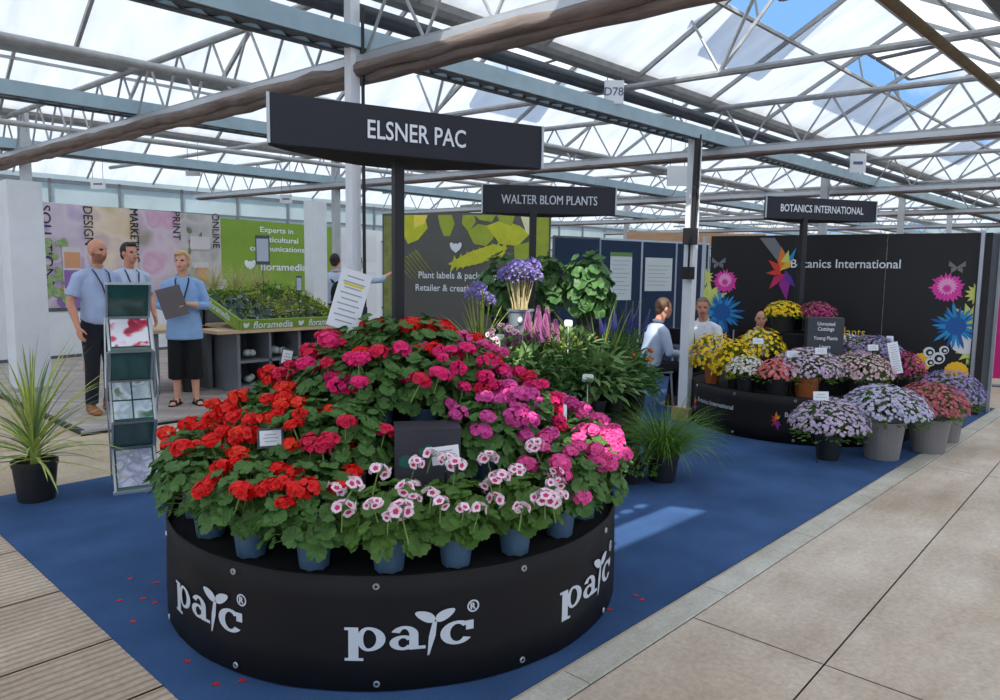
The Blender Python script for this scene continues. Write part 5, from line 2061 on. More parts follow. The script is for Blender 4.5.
# ================================================================ DISPLAY COUNTER OF THE STAND BEHIND
ct = thing('display_counter', 'grey display counter with open shelves and a pale wooden top, behind the geraniums', 'counter', (4.28, 8.2, .04))
mb = MB()
Wc, Dc, Hc = 1.75, 1.2, .74
mb.box((.02, Dc / 2, Hc / 2), (.04, Dc, Hc))
mb.box((Wc - .02, Dc / 2, Hc / 2), (.04, Dc, Hc))
mb.box((Wc / 2, Dc - .02, Hc / 2), (Wc, .04, Hc))
mb.box((Wc / 2, .3, .05), (Wc - .08, .6, .06)); mb.box((Wc / 2, .3, .38), (Wc - .08, .58, .03))
for x in (.45, .87, 1.3):
    mb.box((x, .3, Hc / 2), (.03, .58, Hc - .02))
mb.box((Wc / 2, .6, Hc / 2), (Wc - .08, .03, Hc - .02))
mb.build('body', M_grey_board, ct)
mb = MB(); mb.box((Wc / 2 - .12, Dc / 2 + .05, Hc + .02), (Wc + .3, Dc + .2, .04)); mb.build('worktop', M_wood, ct)
dk = thing('side_table', 'low grey table with pale wooden top behind the woman with the folder', 'table', (3.45, 9.2, .04))
for sx in (.1, .75):
    mb = MB(); mb.box((sx, 0, .37), (.05, .9, .74)); mb.build('side_panel', M_grey_board, dk)
mb = MB(); mb.box((.42, 0, .76), (.85, 1.0, .04)); mb.build('table_top', M_wood, dk)
# sloping tray
Bq = V((4.30, 8.16, .84)); TW, TD, TRise = 1.45, 1.1, .34
tr_ = thing('plant_tray', 'sloping green-fronted plant tray lettered floramedia on the grey counter', 'tray', Bq)
ey = V((0, TD, TRise)); en = V((0, -TRise, TD)).normalized(); L_ = ey.length
pt = lambda a, f, u_: V((a, 0, 0)) + ey * f + en * u_
mb = MB()
mb.add([pt(0, 0, .0), pt(TW, 0, .0), pt(TW, 1, .0), pt(0, 1, 0), pt(0, 0, -.02), pt(TW, 0, -.02), pt(TW, 1, -.02), pt(0, 1, -.02)], [(0, 1, 2, 3), (7, 6, 5, 4), (1, 0, 4, 5), (2, 1, 5, 6), (3, 2, 6, 7), (0, 3, 7, 4)])
mb.build('tray_floor', M_black, tr_)
mb = MB()
for (p0, p1) in (((-.01, 0), (TW + .01, 0)), ((0, 0), (0, 1)), ((TW, 0), (TW, 1)), ((0, 1), (TW, 1))):
    a_, b_ = pt(p0[0], p0[1], .035), pt(p1[0], p1[1], .035)
    mb.bar(a_, b_, .02, .15, up=en)
fasc = mb.build('fascia', M_lime, tr_)
fo = ey.normalized() * -.0125
for args in ((pt(.44, 0, 0) + fo, (1, 0, 0), en, .13, .55, .015), (pt(1.17, 0, 0) + fo, (1, 0, 0), en, .13, .45, .015), (pt(-.013, .45, .01), -ey, en, .12, .55, .012)):
    mb = MB(); put_text(mb, 'floramedia', *args); mb.build('lettering', M_white_letter, fasc)
for a0 in (.07, .83):
    mb = MB()
    for k in (-1, 0, 1):
        mb.poly([pt(a0 + k * .022, 0, .04 + .006 * abs(k)) + fo * (1 + .03 * k) + V((.016 * cos(a_) + .02 * k * sin(a_) * .4, 0, 0)) + en * (.034 * sin(a_)) for a_ in [2 * pi * j / 10 for j in range(10)]])
    mb.build('logo', M_white_letter, fasc)
mb = MB()
for x in (.05, TW - .05):
    mb.bar((x, TD - .05, -.06), (x, TD - .05, TRise), .03, .03)
    mb.bar((x, .05, -.06), (x, .05, .0), .03, .03)
mb.build('support', M_black, tr_)
# succulents and herbs in the tray, each a plant of its own
kinds = [('succulent', M_leafm, .05, .05, 30, .04, .02), ('lime herb', M_leafy, .07, .10, 70, .035, .018), ('green herb', M_leaf2, .075, .12, 80, .035, .02), ('blue-grey succulent', mat('blue_grey_leaf', srgb(120, 144, 140), .6, .2, 20), .05, .05, 30, .045, .022), ('pink-flowered herb', M_leafb, .07, .12, 70, .03, .014)]
kme = [bush_mesh(500 + i, k[2], k[3], .06, k[4], k[5], k[6], k[1], stems=4) for i, k in enumerate(kinds)]
pot0 = None
lay = [0, 3, 1, 1, 4, 1, 3, 0, 1, 1, 4, 1, 0, 3, 1, 2, 1, 4, 0, 1, 1, 2, 4, 1]
for i, ki in enumerate(lay):
    col_, row_ = i % 6, i // 6
    pp = Bq + pt(.14 + col_ * .235, .12 + row_ * .25, .002)
    t = thing('potted_herb', f'small potted {kinds[ki][0]} in the sloping tray, {ORD[col_ + 1]} from the woman in {["front", "second", "third", "back"][row_]} row', 'plant', pp, 0, 'little plants in the sloping tray')
    if pot0 is None:
        pot0 = nursery_pot('pot', .045, .07, M_bucket, t)
    else:
        copy_tree(pot0, t)
    link('foliage', kme[ki], t, (0, 0, -.035), i * 1.3).scale = (1.55, 1.55, 1.6)
    if ki == 4:
        link('flower_head', HEADS['blush'][0], t, (0, 0, .17))
# shelf behind with feathery grasses
sh = thing('rear_shelf', 'pale wooden shelf block behind the sloping tray, carrying feathery grasses', 'shelf', (4.2, 9.75, .04))
mb = MB(); mb.box((.75, 0, .5), (1.5, .28, 1.0)); mb.build('block', M_grey_board, sh)
mb = MB(); mb.box((.75, 0, 1.02), (1.6, .34, .04)); mb.build('shelf_board', M_wood, sh)
M_straw = mat('straw_grass', srgb(190, 186, 130), .7, .15, 10, trans=.3)
for i in range(4):
    t = thing('feather_grass', f'feathery straw-coloured grass in a small pot on the rear shelf, {ORD[i + 1]} from the woman', 'plant', (4.42 + i * .34, 9.75, 1.08), 0, 'feathery grasses on the rear shelf')
    nursery_pot('pot', .06, .10, M_pot_black, t)
    mb = MB()
    rg = random.Random(40 + i)
    for k in range(170):
        a = rg.uniform(0, 6.28)
        r = rg.uniform(0, .03)
        strap(mb, (r * cos(a), r * sin(a), .08), a, rg.uniform(.35, .62), .004, rg.uniform(1.1, 1.5), rg.uniform(.2, 1.3), 0, 5)
    mb.build('foliage', M_straw, t)
# card holders
for px, py, dep, w_, h_, lab, m_ in ((262.5, 250, 9.6, .15, .30, 'grey photo card in a black upright holder over the tray', mat('grey_card', srgb(176, 184, 196))), (299, 284, 9.3, .06, .16, 'narrow grey card in a black holder, at the tray\'s far end', mat('grey_card', srgb(176, 184, 196))), (206, 302, 9.4, .12, .2, 'white leaflet card standing beside the tray near the woman', M_paper), (219, 284, 10.2, .2, .13, 'white card lying at the rear shelf\'s near end', M_paper)):
    s = stake_card(lab, px, py, dep, w_, h_, -118, {262.5: 1.0, 299: 1.0, 206: .82, 219: 1.04}[px] , frame=px > 250, name='card_holder', cm=m_, lines=2 if px != 262.5 else 0, tilt=.05, roll=0)
# things inside the cubbies
for i, (x, z, s_) in enumerate(((.25, .415, .09), (.66, .415, .1), (.66, .10, .1), (1.08, .10, .11), (.25, .10, .08))):
    mb = MB()
    rg = random.Random(i)
    for k in range(5):
        mb.ball((rg.uniform(-s_, s_) * .6, rg.uniform(-.05, .05), s_ * .55 + rg.uniform(-.01, .02)), (s_ * .6, s_ * .5, s_ * .5), 8, 6)
    o = mb.build('plastic_bag', mat('clear_wrap', srgb(176, 186, 180), .25, .2, 18), None, True, (4.28 + x, 8.38, .04 + z))
    tag(o, f'crumpled pale plastic bag in the counter\'s open shelves, {ORD[i + 1]} compartment', 'bag', 'bags in the counter shelves')
q = V((3.95, 8.75, .04))
t = potted('potted_shrub', 'small leafy dark shrub in a black pot on the floor behind the woman', 'plant', q, .12, .22, M_pot_black)
link('foliage', bush_mesh(601, .17, .5, .16, 220, .06, .025, M_leafd), t)

# stool behind the man
p = P(93, 372, .04)
t = thing('bar_stool', 'pale wooden bar stool standing behind the bald man', 'stool', p + V((.08, .1, 0)))
mb = MB(); mb.lathe([(.02, .70), (.17, .70), (.18, .72), (.17, .74), (.02, .74)], 20); mb.build('seat', M_wood, t)
for k in range(4):
    a = k * pi / 2 + .6
    mb = MB(); mb.tube([(.20 * cos(a), .20 * sin(a), 0), (.12 * cos(a), .12 * sin(a), .71)], .017, 8); mb.build('leg', M_wood, t)
mb = MB(); mb.tube([(.175 * cos(k * pi / 10), .175 * sin(k * pi / 10), .24) for k in range(21)], .008, 6); mb.build('foot_ring', M_wood, t)

# ================================================================ BROCHURE STAND AND YUCCA
base = P(137, 491, .006)
bs = thing('brochure_stand', 'silver zigzag brochure stand with green-backed shelves, left of the geraniums', 'brochure stand', base, radians(-107) + pi / 2)
hw = .132
zig = [(.02, 1.44), (.20, 1.20), (.0, .98), (.20, .75), (.0, .49), (.20, .27), (-.02, .01)]
M_acryl = mat('green_acrylic', srgb(46, 92, 84), .15, .15, 4, spec=.6)
M_broch = [blur_photo('brochure_red', [srgb(222, 224, 230), srgb(236, 236, 240), srgb(232, 228, 236), srgb(206, 60, 90), srgb(150, 50, 66)], 14, 3),
           blur_photo('brochure_green', [srgb(60, 110, 84), srgb(206, 214, 218), srgb(160, 180, 190), srgb(226, 230, 234), srgb(110, 130, 110)], 12, 5),
           blur_photo('brochure_blue', [srgb(90, 96, 150), srgb(206, 210, 222), srgb(150, 150, 176), srgb(222, 220, 230), srgb(110, 130, 100)], 14, 8)]
for i in range(6):
    (y0_, z0_), (y1_, z1_) = zig[i], zig[i + 1]
    mb = MB()
    mb.bar((0, y0_, z0_), (0, y1_, z1_), 2 * hw, .008, up=(0, 1, 0)) if False else mb.add([(sx * hw, y_ + o_, z_) for o_ in (0, .008) for (y_, z_) in ((y0_, z0_), (y1_, z1_)) for sx in (-1, 1)], [(0, 1, 3, 2), (6, 7, 5, 4), (0, 4, 5, 1), (2, 3, 7, 6), (0, 2, 6, 4), (1, 5, 7, 3)])
    sh_ = mb.build('shelf', M_acryl, bs)
    mb = MB()
    for sx in (-1, 1):
        mb.bar((sx * hw, y0_, z0_), (sx * hw, y1_, z1_), .014, .018)
    for (y_, z_) in ((y0_, z0_), (y1_, z1_)):
        mb.bar((-hw, y_, z_), (hw, y_, z_), .02, .016)
    mb.build('shelf_frame', M_alu, sh_)
    if i % 2 == 1:                                  # the shelves that slope towards one carry brochures
        e = V((0, y1_ - y0_, z1_ - z0_))
        nn_ = V((0, -1, .5)).normalized()
        rows_ = {1: [(.06, .86, -.88, .88)], 3: [(.04, .46, -.9, -.04), (.04, .46, .04, .9), (.5, .92, -.9, -.04), (.5, .92, .04, .9)], 5: [(.06, .9, -.86, .86)]}[i]
        for f0, f1, x0, x1 in rows_:
            c0 = V((0, y0_, z0_)) + nn_ * .008
            q = [c0 + e * f1 + V((x0 * hw, 0, 0)), c0 + e * f1 + V((x1 * hw, 0, 0)), c0 + e * f0 + V((x1 * hw, 0, 0)), c0 + e * f0 + V((x0 * hw, 0, 0))]
            k_ = nn_ * .006
            mbb = MB(); mbb.add(q + [v - k_ for v in q], [(0, 1, 2, 3), (7, 6, 5, 4), (1, 0, 4, 5), (2, 1, 5, 6), (3, 2, 6, 7), (0, 3, 7, 4)])
            R_ = Matrix.Rotation(bs.rotation_euler.z, 3, 'Z')
            o = mbb.build('brochure', M_broch[(i - 1) // 2], None, False, bs.location, bs.rotation_euler.z)
            tag(o, {1: 'white brochure with red dots on the upper shelf of the zigzag stand', 3: 'small green and white leaflet on the middle shelf of the zigzag stand', 5: 'bluish flower brochure on the lowest shelf of the zigzag stand'}[i], 'brochure', 'leaflets on the middle shelf' if i == 3 else None)
for sx in (-1, 1):
    mb = MB(); mb.tube([(sx * (hw + .012), .20, 1.20), (sx * (hw + .03), .03, .73), (sx * (hw + .012), .20, .27)], .006, 6); mb.build('brace', M_alu, bs)
    mb = MB(); mb.tube([(sx * (hw + .012), .0, .98), (sx * (hw + .02), .19, .62), (sx * (hw + .012), .0, .49)], .006, 6); mb.build('brace', M_alu, bs)
    mb = MB(); mb.tube([(sx * (hw + .012), .20, .27), (sx * (hw + .012), .26, .01)], .006, 6); mb.build('rear_foot', M_alu, bs)
mb = MB(); mb.box((0, -.02, .008), (2 * hw + .03, .05, .016)); mb.build('base_bar', M_alu, bs)

p = P(37, 503, .006)
p = p + V((p.x, p.y, 0)).normalized() * .10
yc = potted('potted_yucca', 'spiky variegated yucca in a black pot at the carpet corner', 'plant', p, .135, .27, M_pot_black)
mb = MB()
rg = random.Random(21)
mb.tube([(0, 0, .22), (.01, 0, .32), (.0, .01, .44)], [.028, .032, .02], 8, 0)
for i in range(95):
    a = i * 2.39996 + rg.uniform(-.3, .3)
    f = i / 95
    lift = 1.55 - 1.5 * f + rg.uniform(-.15, .15)
    strap(mb, (.015 * cos(a), .015 * sin(a), .44 - .18 * f), a, rg.uniform(.52, .76), rg.uniform(.017, .026), lift, rg.uniform(.15, .6) + .9 * f * max(0, lift + .3), 0 if i % 3 else 1, 7)
mb.build('foliage', [mat('yucca_lemon', srgb(176, 188, 96), .5, .25, 14, trans=.2), mat('yucca_green', srgb(112, 140, 92), .5, .2, 14, trans=.2)], yc)

# ================================================================ PEOPLE
M_shirt = mat('light_blue_shirt', srgb(164, 180, 212), .8, .06, 8, bump=.25)
M_shirt2 = mat('denim_blue_shirt', srgb(138, 172, 214), .8, .08, 8, bump=.25)
M_shirt3 = mat('pale_blue_shirt', srgb(182, 196, 218), .8, .06, 8, bump=.25)
M_shirtw = mat('white_shirt', srgb(220, 224, 232), .8, .04, 8, bump=.25)
M_trous = mat('navy_trousers', srgb(26, 28, 38), .85, .15, 10, bump=.2)
M_cul = mat('black_culottes', srgb(16, 16, 19), .85, .15, 10, bump=.2)
M_jean = mat('blue_jeans', srgb(48, 60, 92), .85, .2, 14, bump=.2)
M_shoe = mat('tan_boot', srgb(150, 96, 58), .6, .15, 12)
M_dshoe = mat('brown_shoe', srgb(84, 50, 34), .5, .15, 12)
M_hair_br = mat('brown_hair', srgb(84, 60, 44), .6, .3, 40)
M_hair_dk = mat('dark_hair', srgb(40, 34, 32), .6, .3, 40)
M_hair_bl = mat('blonde_hair', srgb(198, 160, 108), .6, .25, 40)
M_beard = mat('short_beard', srgb(150, 104, 82), .8, .15, 60)
M_lip = mat('lips', srgb(176, 96, 92), .5)
M_eyed = mat('eyes', srgb(44, 36, 34), .3)
M_lany = mat('lanyard', srgb(36, 42, 66), .7)
M_skin2 = mat('tanned_skin', srgb(204, 146, 120), .5, .08, 20)


def remesh(mb, name, mats, vox, smooth=3, paint=None):
    me = mb.mesh('tmp', mats[:1])
    o = bpy.data.objects.new('tmp', me)
    COL.objects.link(o)
    m = o.modifiers.new('r', 'REMESH')
    m.mode = 'VOXEL'
    m.voxel_size = vox
    m.use_smooth_shade = True
    sm = o.modifiers.new('s', 'SMOOTH')
    sm.iterations = smooth
    sm.factor = .5
    dg = bpy.context.evaluated_depsgraph_get()
    dg.update()
    r = bpy.data.meshes.new_from_object(o.evaluated_get(dg))
    r.name = name
    bpy.data.objects.remove(o)
    bpy.data.meshes.remove(me)
    r.materials.clear()
    for q in mats:
        r.materials.append(q)
    if paint:
        for p in r.polygons:
            p.material_index = paint(p.center)
    return r


def lerp(a, b, f):
    return V(a) + (V(b) - V(a)) * f


def hand(mb, w, d, n, tdir, k=1.0, curl=.35, spread=.0):
    """palm, four bent fingers and a thumb; d along the hand, n out of the palm, tdir towards the thumb"""
    d, n = V(d).normalized(), V(n)
    n = (n - d * n.dot(d)).normalized()
    t = d.cross(n)
    if t.dot(V(tdir)) < 0:
        t = -t
    for j, (o_, L) in enumerate(((-.030, .058), (-.0102, .072), (.0102, .078), (.030, .070))):
        kn = w + d * (.088 - .006 * abs(j - 1.7)) * k + t * o_ * k
        mb.tube([w + t * o_ * .55 * k, lerp(w, kn, .6) + t * o_ * .15 * k, kn], [(.013 * k), .0135 * k, .0105 * k], 8, 0, True)
        p, a = kn, curl * .5
        pts, rad = [p], [.0098 * k]
        for s_, (fr, r_) in enumerate(((.45, .0088), (.32, .008), (.23, .0068))):
            dirn = d * cos(a) + n * sin(a) + t * (o_ * spread * 8)
            p = p + dirn.normalized() * (L * fr * k)
            pts.append(p)
            rad.append(r_ * k)
            a += curl * (1.0 + .25 * j * .3)
        mb.tube(pts, rad, 7, 0, True)
    b = w + d * .022 * k + t * .022 * k
    c1 = b + (d * .6 + t * .75 + n * .25).normalized() * .036 * k
    c2 = c1 + (d * .85 + t * .35 + n * .4).normalized() * .030 * k
    c3 = c2 + (d * .95 + t * .05 + n * .45).normalized() * .024 * k
    mb.tube([b, c1, c2, c3], [.014 * k, .0115 * k, .0098 * k, .008 * k], 8, 0, True)


def head(mb, c, yaw, nod, k=1.0, wide=1.0):
    """skull, jaw, nose, ears, brow and lips about the head centre c"""
    R = Matrix.Rotation(yaw, 3, 'Z') @ Matrix.Rotation(nod, 3, 'X')
    loc = MB()
    loc.ball((0, -.008, .022), (.074 * wide, .094, .098), 20, 14)
    loc.ball((0, .018, -.045), (.060 * wide, .070, .068), 18, 12)
    loc.ball((0, .045, -.086), (.032 * wide, .030, .026), 12, 8)       # chin
    loc.ball((0, .082, -.022), (.0125, .018, .014), 10, 8)             # nose
    loc.tube([(0, .074, .022), (0, .090, -.018)], [.008, .0115], 8, 0, True)
    for s_ in (-1, 1):
        loc.ball((s_ * .077 * wide, -.004, -.006), (.011, .020, .030), 10, 8)
        loc.tube([(s_ * .010, .080, .030), (s_ * .040 * wide, .070, .030)], [.008, .007], 6, 0, True)
        loc.ball((s_ * .040 * wide, .052, -.028), (.022, .020, .020), 10, 8)
    loc.tube([(-.020, .074, -.055), (0, .081, -.054), (.020, .074, -.055)], [.006, .008, .006], 6, 0, True)
    mb.add([V(c) + (R @ V(p)) * k for p in loc.v], loc.f)
    return R


def person(label, loc, heading, H, pose, shirt, trousers, shoes, hair=None, skin=None, head_yaw=0, nod=0, belly=1.0, fem=False, sleeve=.6, leg_len=1.0, seated=False, beard=False, lanyard=True, belt=None, sandals=False, collar=True, lean=0.0, hairstyle='short', widths=1.0):
    skin = skin or M_skin
    k = H / 1.75
    S3 = lambda p: V((p[0] * k, p[1] * k, p[2] * k))
    hipz = .47 if seated else .92
    hz = hipz * (1 if seated else 1)
    dz = (hz - .92)
    L = lambda x, y, z: S3((x, y + lean * max(0, z - .92), z + dz))
    # joints
    sw = (.165 if fem else .185) * widths
    hips = {s: L(s * .085, 0, .92) for s in (-1, 1)}
    knees = {s: S3(pose.get('knee', {}).get(s, (s * .095, .43 if seated else .015, .49 if seated else .50))) for s in (-1, 1)}
    ankles = {s: S3(pose.get('ankle', {}).get(s, (s * .10, .38 if seated else -.02, .085))) for s in (-1, 1)}
    toe = pose.get('toe', {})
    sh = {s: L(s * sw * .97, 0, 1.375) for s in (-1, 1)}
    elb = {s: V(S3(pose['elbow'][s])) + V((0, 0, dz * k)) for s in (-1, 1)}
    wr = {s: V(S3(pose['wrist'][s])) + V((0, 0, dz * k)) for s in (-1, 1)}
    hc = L(pose.get('head_dx', 0), .03, 1.635)
    body = MB()
    # torso inside the clothes
    body.tube([L(0, 0, .88), L(0, 0, 1.05), L(0, 0, 1.25), L(0, 0, 1.38), L(0, 0, 1.44)], [(.13 * k, .09 * k), (.125 * k, .088 * k), (.145 * k, .095 * k), (.13 * k, .08 * k), (.06 * k, .055 * k)], 20, 0, True)
    body.tube([L(0, -.01, 1.40), L(0, .0, 1.47), lerp(L(0, .0, 1.47), hc, .75)], [.066 * k, .056 * k, .054 * k], 14, 0, True)
    R = head(body, hc, head_yaw, nod, k, .96 if fem else 1.0)
    for s in (-1, 1):
        body.tube([sh[s], lerp(sh[s], elb[s], .5), elb[s], lerp(elb[s], wr[s], .35), lerp(elb[s], wr[s], .8), wr[s]], [.050 * k, .046 * k, .038 * k, .041 * k, .030 * k, .026 * k], 12, 0, True)
        d = (wr[s] - elb[s]).normalized()
        hd_ = pose.get('hand', {}).get(s, {})
        hand(body, wr[s], hd_.get('d', d), hd_.get('n', (-s, 0, 0)), hd_.get('t', (0, 1, 0)), k * (.92 if fem else 1.0), hd_.get('curl', .35))
        body.tube([hips[s], lerp(hips[s], knees[s], .5), knees[s], lerp(knees[s], ankles[s], .35), ankles[s]], [.075 * k, .066 * k, .050 * k, .050 * k, .036 * k], 12, 0, True)
        f = V(toe.get(s, (s * .25, 1, 0))).normalized()
        body.tube([ankles[s] + V((0, 0, -.035 * k)) - f * .03 * k, ankles[s] + f * .09 * k + V((0, 0, -.055 * k)), ankles[s] + f * .17 * k + V((0, 0, -.066 * k))], [.032 * k, (.036 * k, .024 * k), (.034 * k, .014 * k)], 10, 0, True)
    Ri = R.inverted()

    def paint(c):
        q = (Ri @ (V(c) - hc)) / k
        if abs(q.z) > .14 or q.length > .17:
            return 0
        if q.y > .055 and .004 < q.z < .024 and .018 < abs(q.x) < .044:
            return 1
        if q.y > .072 and -.062 < q.z < -.046 and abs(q.x) < .024:
            return 2
        if beard and q.z < -.030 and q.y > -.02 and not (q.y > .078 and q.z > -.045) and q.z > -.125:
            return 3
        return 0
    me = remesh(body, 'person', [skin, M_eyed, M_lip, M_beard], .0085, 2, paint)
    root = link('person', me, None, loc, radians(heading - 90))
    tag(root, label, 'person')
    # shirt
    b = belly
    m = MB()
    hem = .945 if not fem else .76
    if seated:
        hem = .93
    wd = widths * (.93 if fem else 1.0)
    m.tube([L(0, 0, hem), L(0, .01 * b, .98), L(0, .02 * (b - 1) * 4, 1.08), L(0, .012, 1.2), L(0, 0, 1.32), L(0, -.005, 1.385), L(0, -.010, 1.425), L(0, -.012, 1.46)],
           [(.165 * wd * k * (1.22 if fem else 1), .118 * k * b * (1.14 if fem else 1)), (.165 * wd * k * (1.1 if fem else 1), .122 * k * b), (.160 * wd * k, .122 * k * b), (.172 * wd * k, .124 * k), (.176 * wd * k, .114 * k), (.150 * wd * k, .098 * k), (.108 * wd * k, .084 * k), (.070 * wd * k, .066 * k)], 24, 0, False)
    for s in (-1, 1):
        m.tube([L(s * .035, -.01, 1.435), L(s * .10, -.005, 1.41), sh[s], lerp(sh[s], elb[s], .4)], [.045 * k, .055 * k, .058 * k, .060 * k], 12, 0, True)
        if sleeve <= 1:
            e = lerp(sh[s], elb[s], sleeve)
            m.tube([sh[s], lerp(sh[s], e, .5), e], [.060 * k, .060 * k, .068 * k], 12, 0)
        else:
            e = lerp(elb[s], wr[s], sleeve - 1)
            m.tube([sh[s], lerp(sh[s], elb[s], .5), elb[s], e], [.060 * k, .060 * k, .055 * k, .046 * k], 12, 0)
    if collar:
        pass
    sm = remesh(m, 'shirt', [shirt], .013, 2)
    so_ = link('shirt', sm, root)
    if collar:
        m = MB()
        for s in (-1, 1):
            a_, c_ = L(s * .012, .075, 1.425), L(s * .066, .0, 1.49)
            m.add([a_, L(s * .045, .092, 1.405), L(s * .092, .03, 1.452), c_, lerp(a_, c_, .5) + V((0, 0, .012))], [(0, 1, 2, 3), (0, 3, 4)])
        m.tube([L(-.066, 0, 1.485), L(-.045, -.05, 1.495), L(0, -.068, 1.50), L(.045, -.05, 1.495), L(.066, 0, 1.485)], .014 * k, 8, 0, True)
        m.build('collar', shirt, so_)
        m = MB()
        for j in range(5):
            m.ball(L(0, .122 + .004 * sin(j), 1.32 - .075 * j) if b <= 1.02 else L(0, .126 + .012 * j * (b - 1) * 3, 1.32 - .075 * j), .006 * k, 6, 4)
        m.build('button', M_white, so_)
    # trousers
    m = MB()
    m.tube([L(0, 0, .82 if not seated else .86), L(0, 0, .93), L(0, 0, .99)], [(.15 * k, .11 * k), (.162 * k, .118 * k * max(1, b * .95)), (.158 * k, .112 * k * b)], 22, 0, True)
    for s in (-1, 1):
        if fem:
            en_ = lerp(knees[s], ankles[s], .48)
            m.tube([hips[s], lerp(hips[s], knees[s], .5), knees[s], en_], [.098 * k, .096 * k, .092 * k, .094 * k], 14, 0)
        else:
            en_ = lerp(knees[s], ankles[s], .97)
            m.tube([hips[s], lerp(hips[s], knees[s], .5), knees[s], lerp(knees[s], ankles[s], .5), en_], [.098 * k, .088 * k, .070 * k, .064 * k, .060 * k], 14, 0)
    tm = remesh(m, 'trousers', [trousers], .013, 2)
    link('trousers', tm, root)
    if belt:
        m = MB()
        n = 28
        pr = [(.168 * k * cos(2 * pi * j / n), (.118 * max(1, b) + .006) * k * sin(2 * pi * j / n)) for j in range(n)]
        z0_, z1_ = L(0, 0, .945).z, L(0, 0, .98).z
        m.add([(x, y, z0_) for x, y in pr] + [(x, y, z1_) for x, y in pr], [(j, (j + 1) % n, (j + 1) % n + n, j + n) for j in range(n)])
        m.build('belt', belt, root)
    # shoes
    for s in (-1, 1):
        f = V(toe.get(s, (s * .25, 1, 0))).normalized()
        a_ = ankles[s]
        m = MB()
        if sandals:
            fl_ = a_ + V((0, 0, -.078 * k))
            m.tube([fl_ - f * .07 * k, fl_ + f * .05 * k, fl_ + f * .19 * k], [(.034 * k, .01 * k), (.038 * k, .01 * k), (.036 * k, .01 * k)], 10, 0, True)
            sd_ = V((-f.y, f.x, 0))
            for ff in (.02, .12):
                c_ = fl_ + f * ff * k
                m.tube([c_ - sd_ * .042 * k, c_ - sd_ * .03 * k + V((0, 0, .05 * k)), c_ + sd_ * .03 * k + V((0, 0, .05 * k)), c_ + sd_ * .042 * k], .012 * k, 6, 0, True)
            m.build('sandal', shoes, root, True)
        else:
            m.tube([a_ - f * .03 * k + V((0, 0, .03 * k)), a_ - f * .03 * k + V((0, 0, -.04 * k))], [.050 * k, .046 * k], 10, 0, True)
            m.tube([a_ - f * .055 * k + V((0, 0, -.05 * k)), a_ + f * .07 * k + V((0, 0, -.045 * k)), a_ + f * .15 * k + V((0, 0, -.055 * k)), a_ + f * .20 * k + V((0, 0, -.062 * k))], [(.042 * k, .036 * k), (.046 * k, .044 * k), (.048 * k, .032 * k), (.036 * k, .022 * k)], 12, 0, True)
            link('shoe', remesh(m, 'shoe', [shoes], .011, 2), root)
    # hair
    if hair:
        m = MB()
        lo = MB()
        lo.ball((0, -.018, .036), (.081, .097, .098), 22, 16)
        if hairstyle != 'cropped':
            lo.ball((0, .040, .098), (.058, .045, .028), 12, 8)
        for s in (-1, 1):
            lo.ball((s * .066, -.03, .035), (.018, .045, .045), 10, 8)
        lo.ball((0, -.07, -.02), (.064, .04, .06), 12, 8)
        if hairstyle == 'bun':
            lo.ball((0, -.118, .03), (.04, .036, .04), 12, 8)
            lo.ball((.02, .052, .085), (.05, .038, .03), 12, 8)
        if hairstyle == 'long':
            lo.tube([(0, -.075, .03), (0, -.10, -.08), (0, -.10, -.20)], [.06, .055, .035], 10, 0, True)
            for s in (-1, 1):
                lo.tube([(s * .062, .0, .06), (s * .082, -.02, -.02), (s * .078, -.03, -.12)], [.03, .026, .016], 8, 0, True)
        # keep the face clear
        m.add([hc + (R @ V(p)) * k for p in lo.v], lo.f)
        hm = remesh(m, 'hair', [hair], .010, 2)
        bmx = bmesh.new()
        bmx.from_mesh(hm)
        kill = []
        for v in bmx.verts:
            q = (Ri @ (v.co - hc)) / k
            if q.y > .030 and q.z < .072:
                kill.append(v)
        bmesh.ops.delete(bmx, geom=kill, context='VERTS')
        bmx.to_mesh(hm)
        bmx.free()
        link('hair', hm, root)
    if lanyard:
        m = MB()
        dd = .132 * max(1, b * .98)
        for s in (-1, 1):
            m.tube([L(s * .055, -.02, 1.485), L(s * .072, .085, 1.42), L(s * .045, dd - .006, 1.30), L(s * .008, dd + .004, 1.16)], [(.008 * k, .004 * k)] * 4, 6, 0)
        ly = m.build('lanyard', M_lany, root)
        m = MB(); m.box(L(0, dd + .008 + (b - 1) * .1, 1.10), (.075 * k, .006, .10 * k)); m.build('badge', M_paper, ly)
    return root


FB = .04            # height of the raised floor
p = P(103, 412, FB)
person('bald bearded man in a light blue short-sleeved shirt and navy trousers, by the brochure stand', (p.x, p.y, FB), -76, 1.80,
       {'elbow': {-1: (-.27, -.03, 1.14), 1: (.27, -.02, 1.13)}, 'wrist': {-1: (-.27, .08, .90), 1: (.26, .07, .89)}, 'hand': {-1: {'n': (1, 0, 0), 't': (0, 1, 0), 'd': (.05, .25, -1)}, 1: {'n': (-1, 0, 0), 't': (0, 1, 0), 'd': (-.05, .25, -1)}}},
       M_shirt, M_trous, M_shoe, None, M_skin2, head_yaw=radians(14), belly=1.22, sleeve=.78, beard=True, belt=M_dshoe, widths=1.06)
p = P(134, 395, FB)
person('dark-haired man in a pale blue shirt, standing behind the bald man', (p.x, p.y, FB), -84, 1.80,
       {'elbow': {-1: (-.26, -.05, 1.15), 1: (.29, .0, 1.15)}, 'wrist': {-1: (-.24, .08, .92), 1: (.34, .16, 1.02)}},
       M_shirt3, M_trous, M_dshoe, M_hair_dk, M_skin2, head_yaw=radians(12), sleeve=.8)
p = P(187, 404, FB)
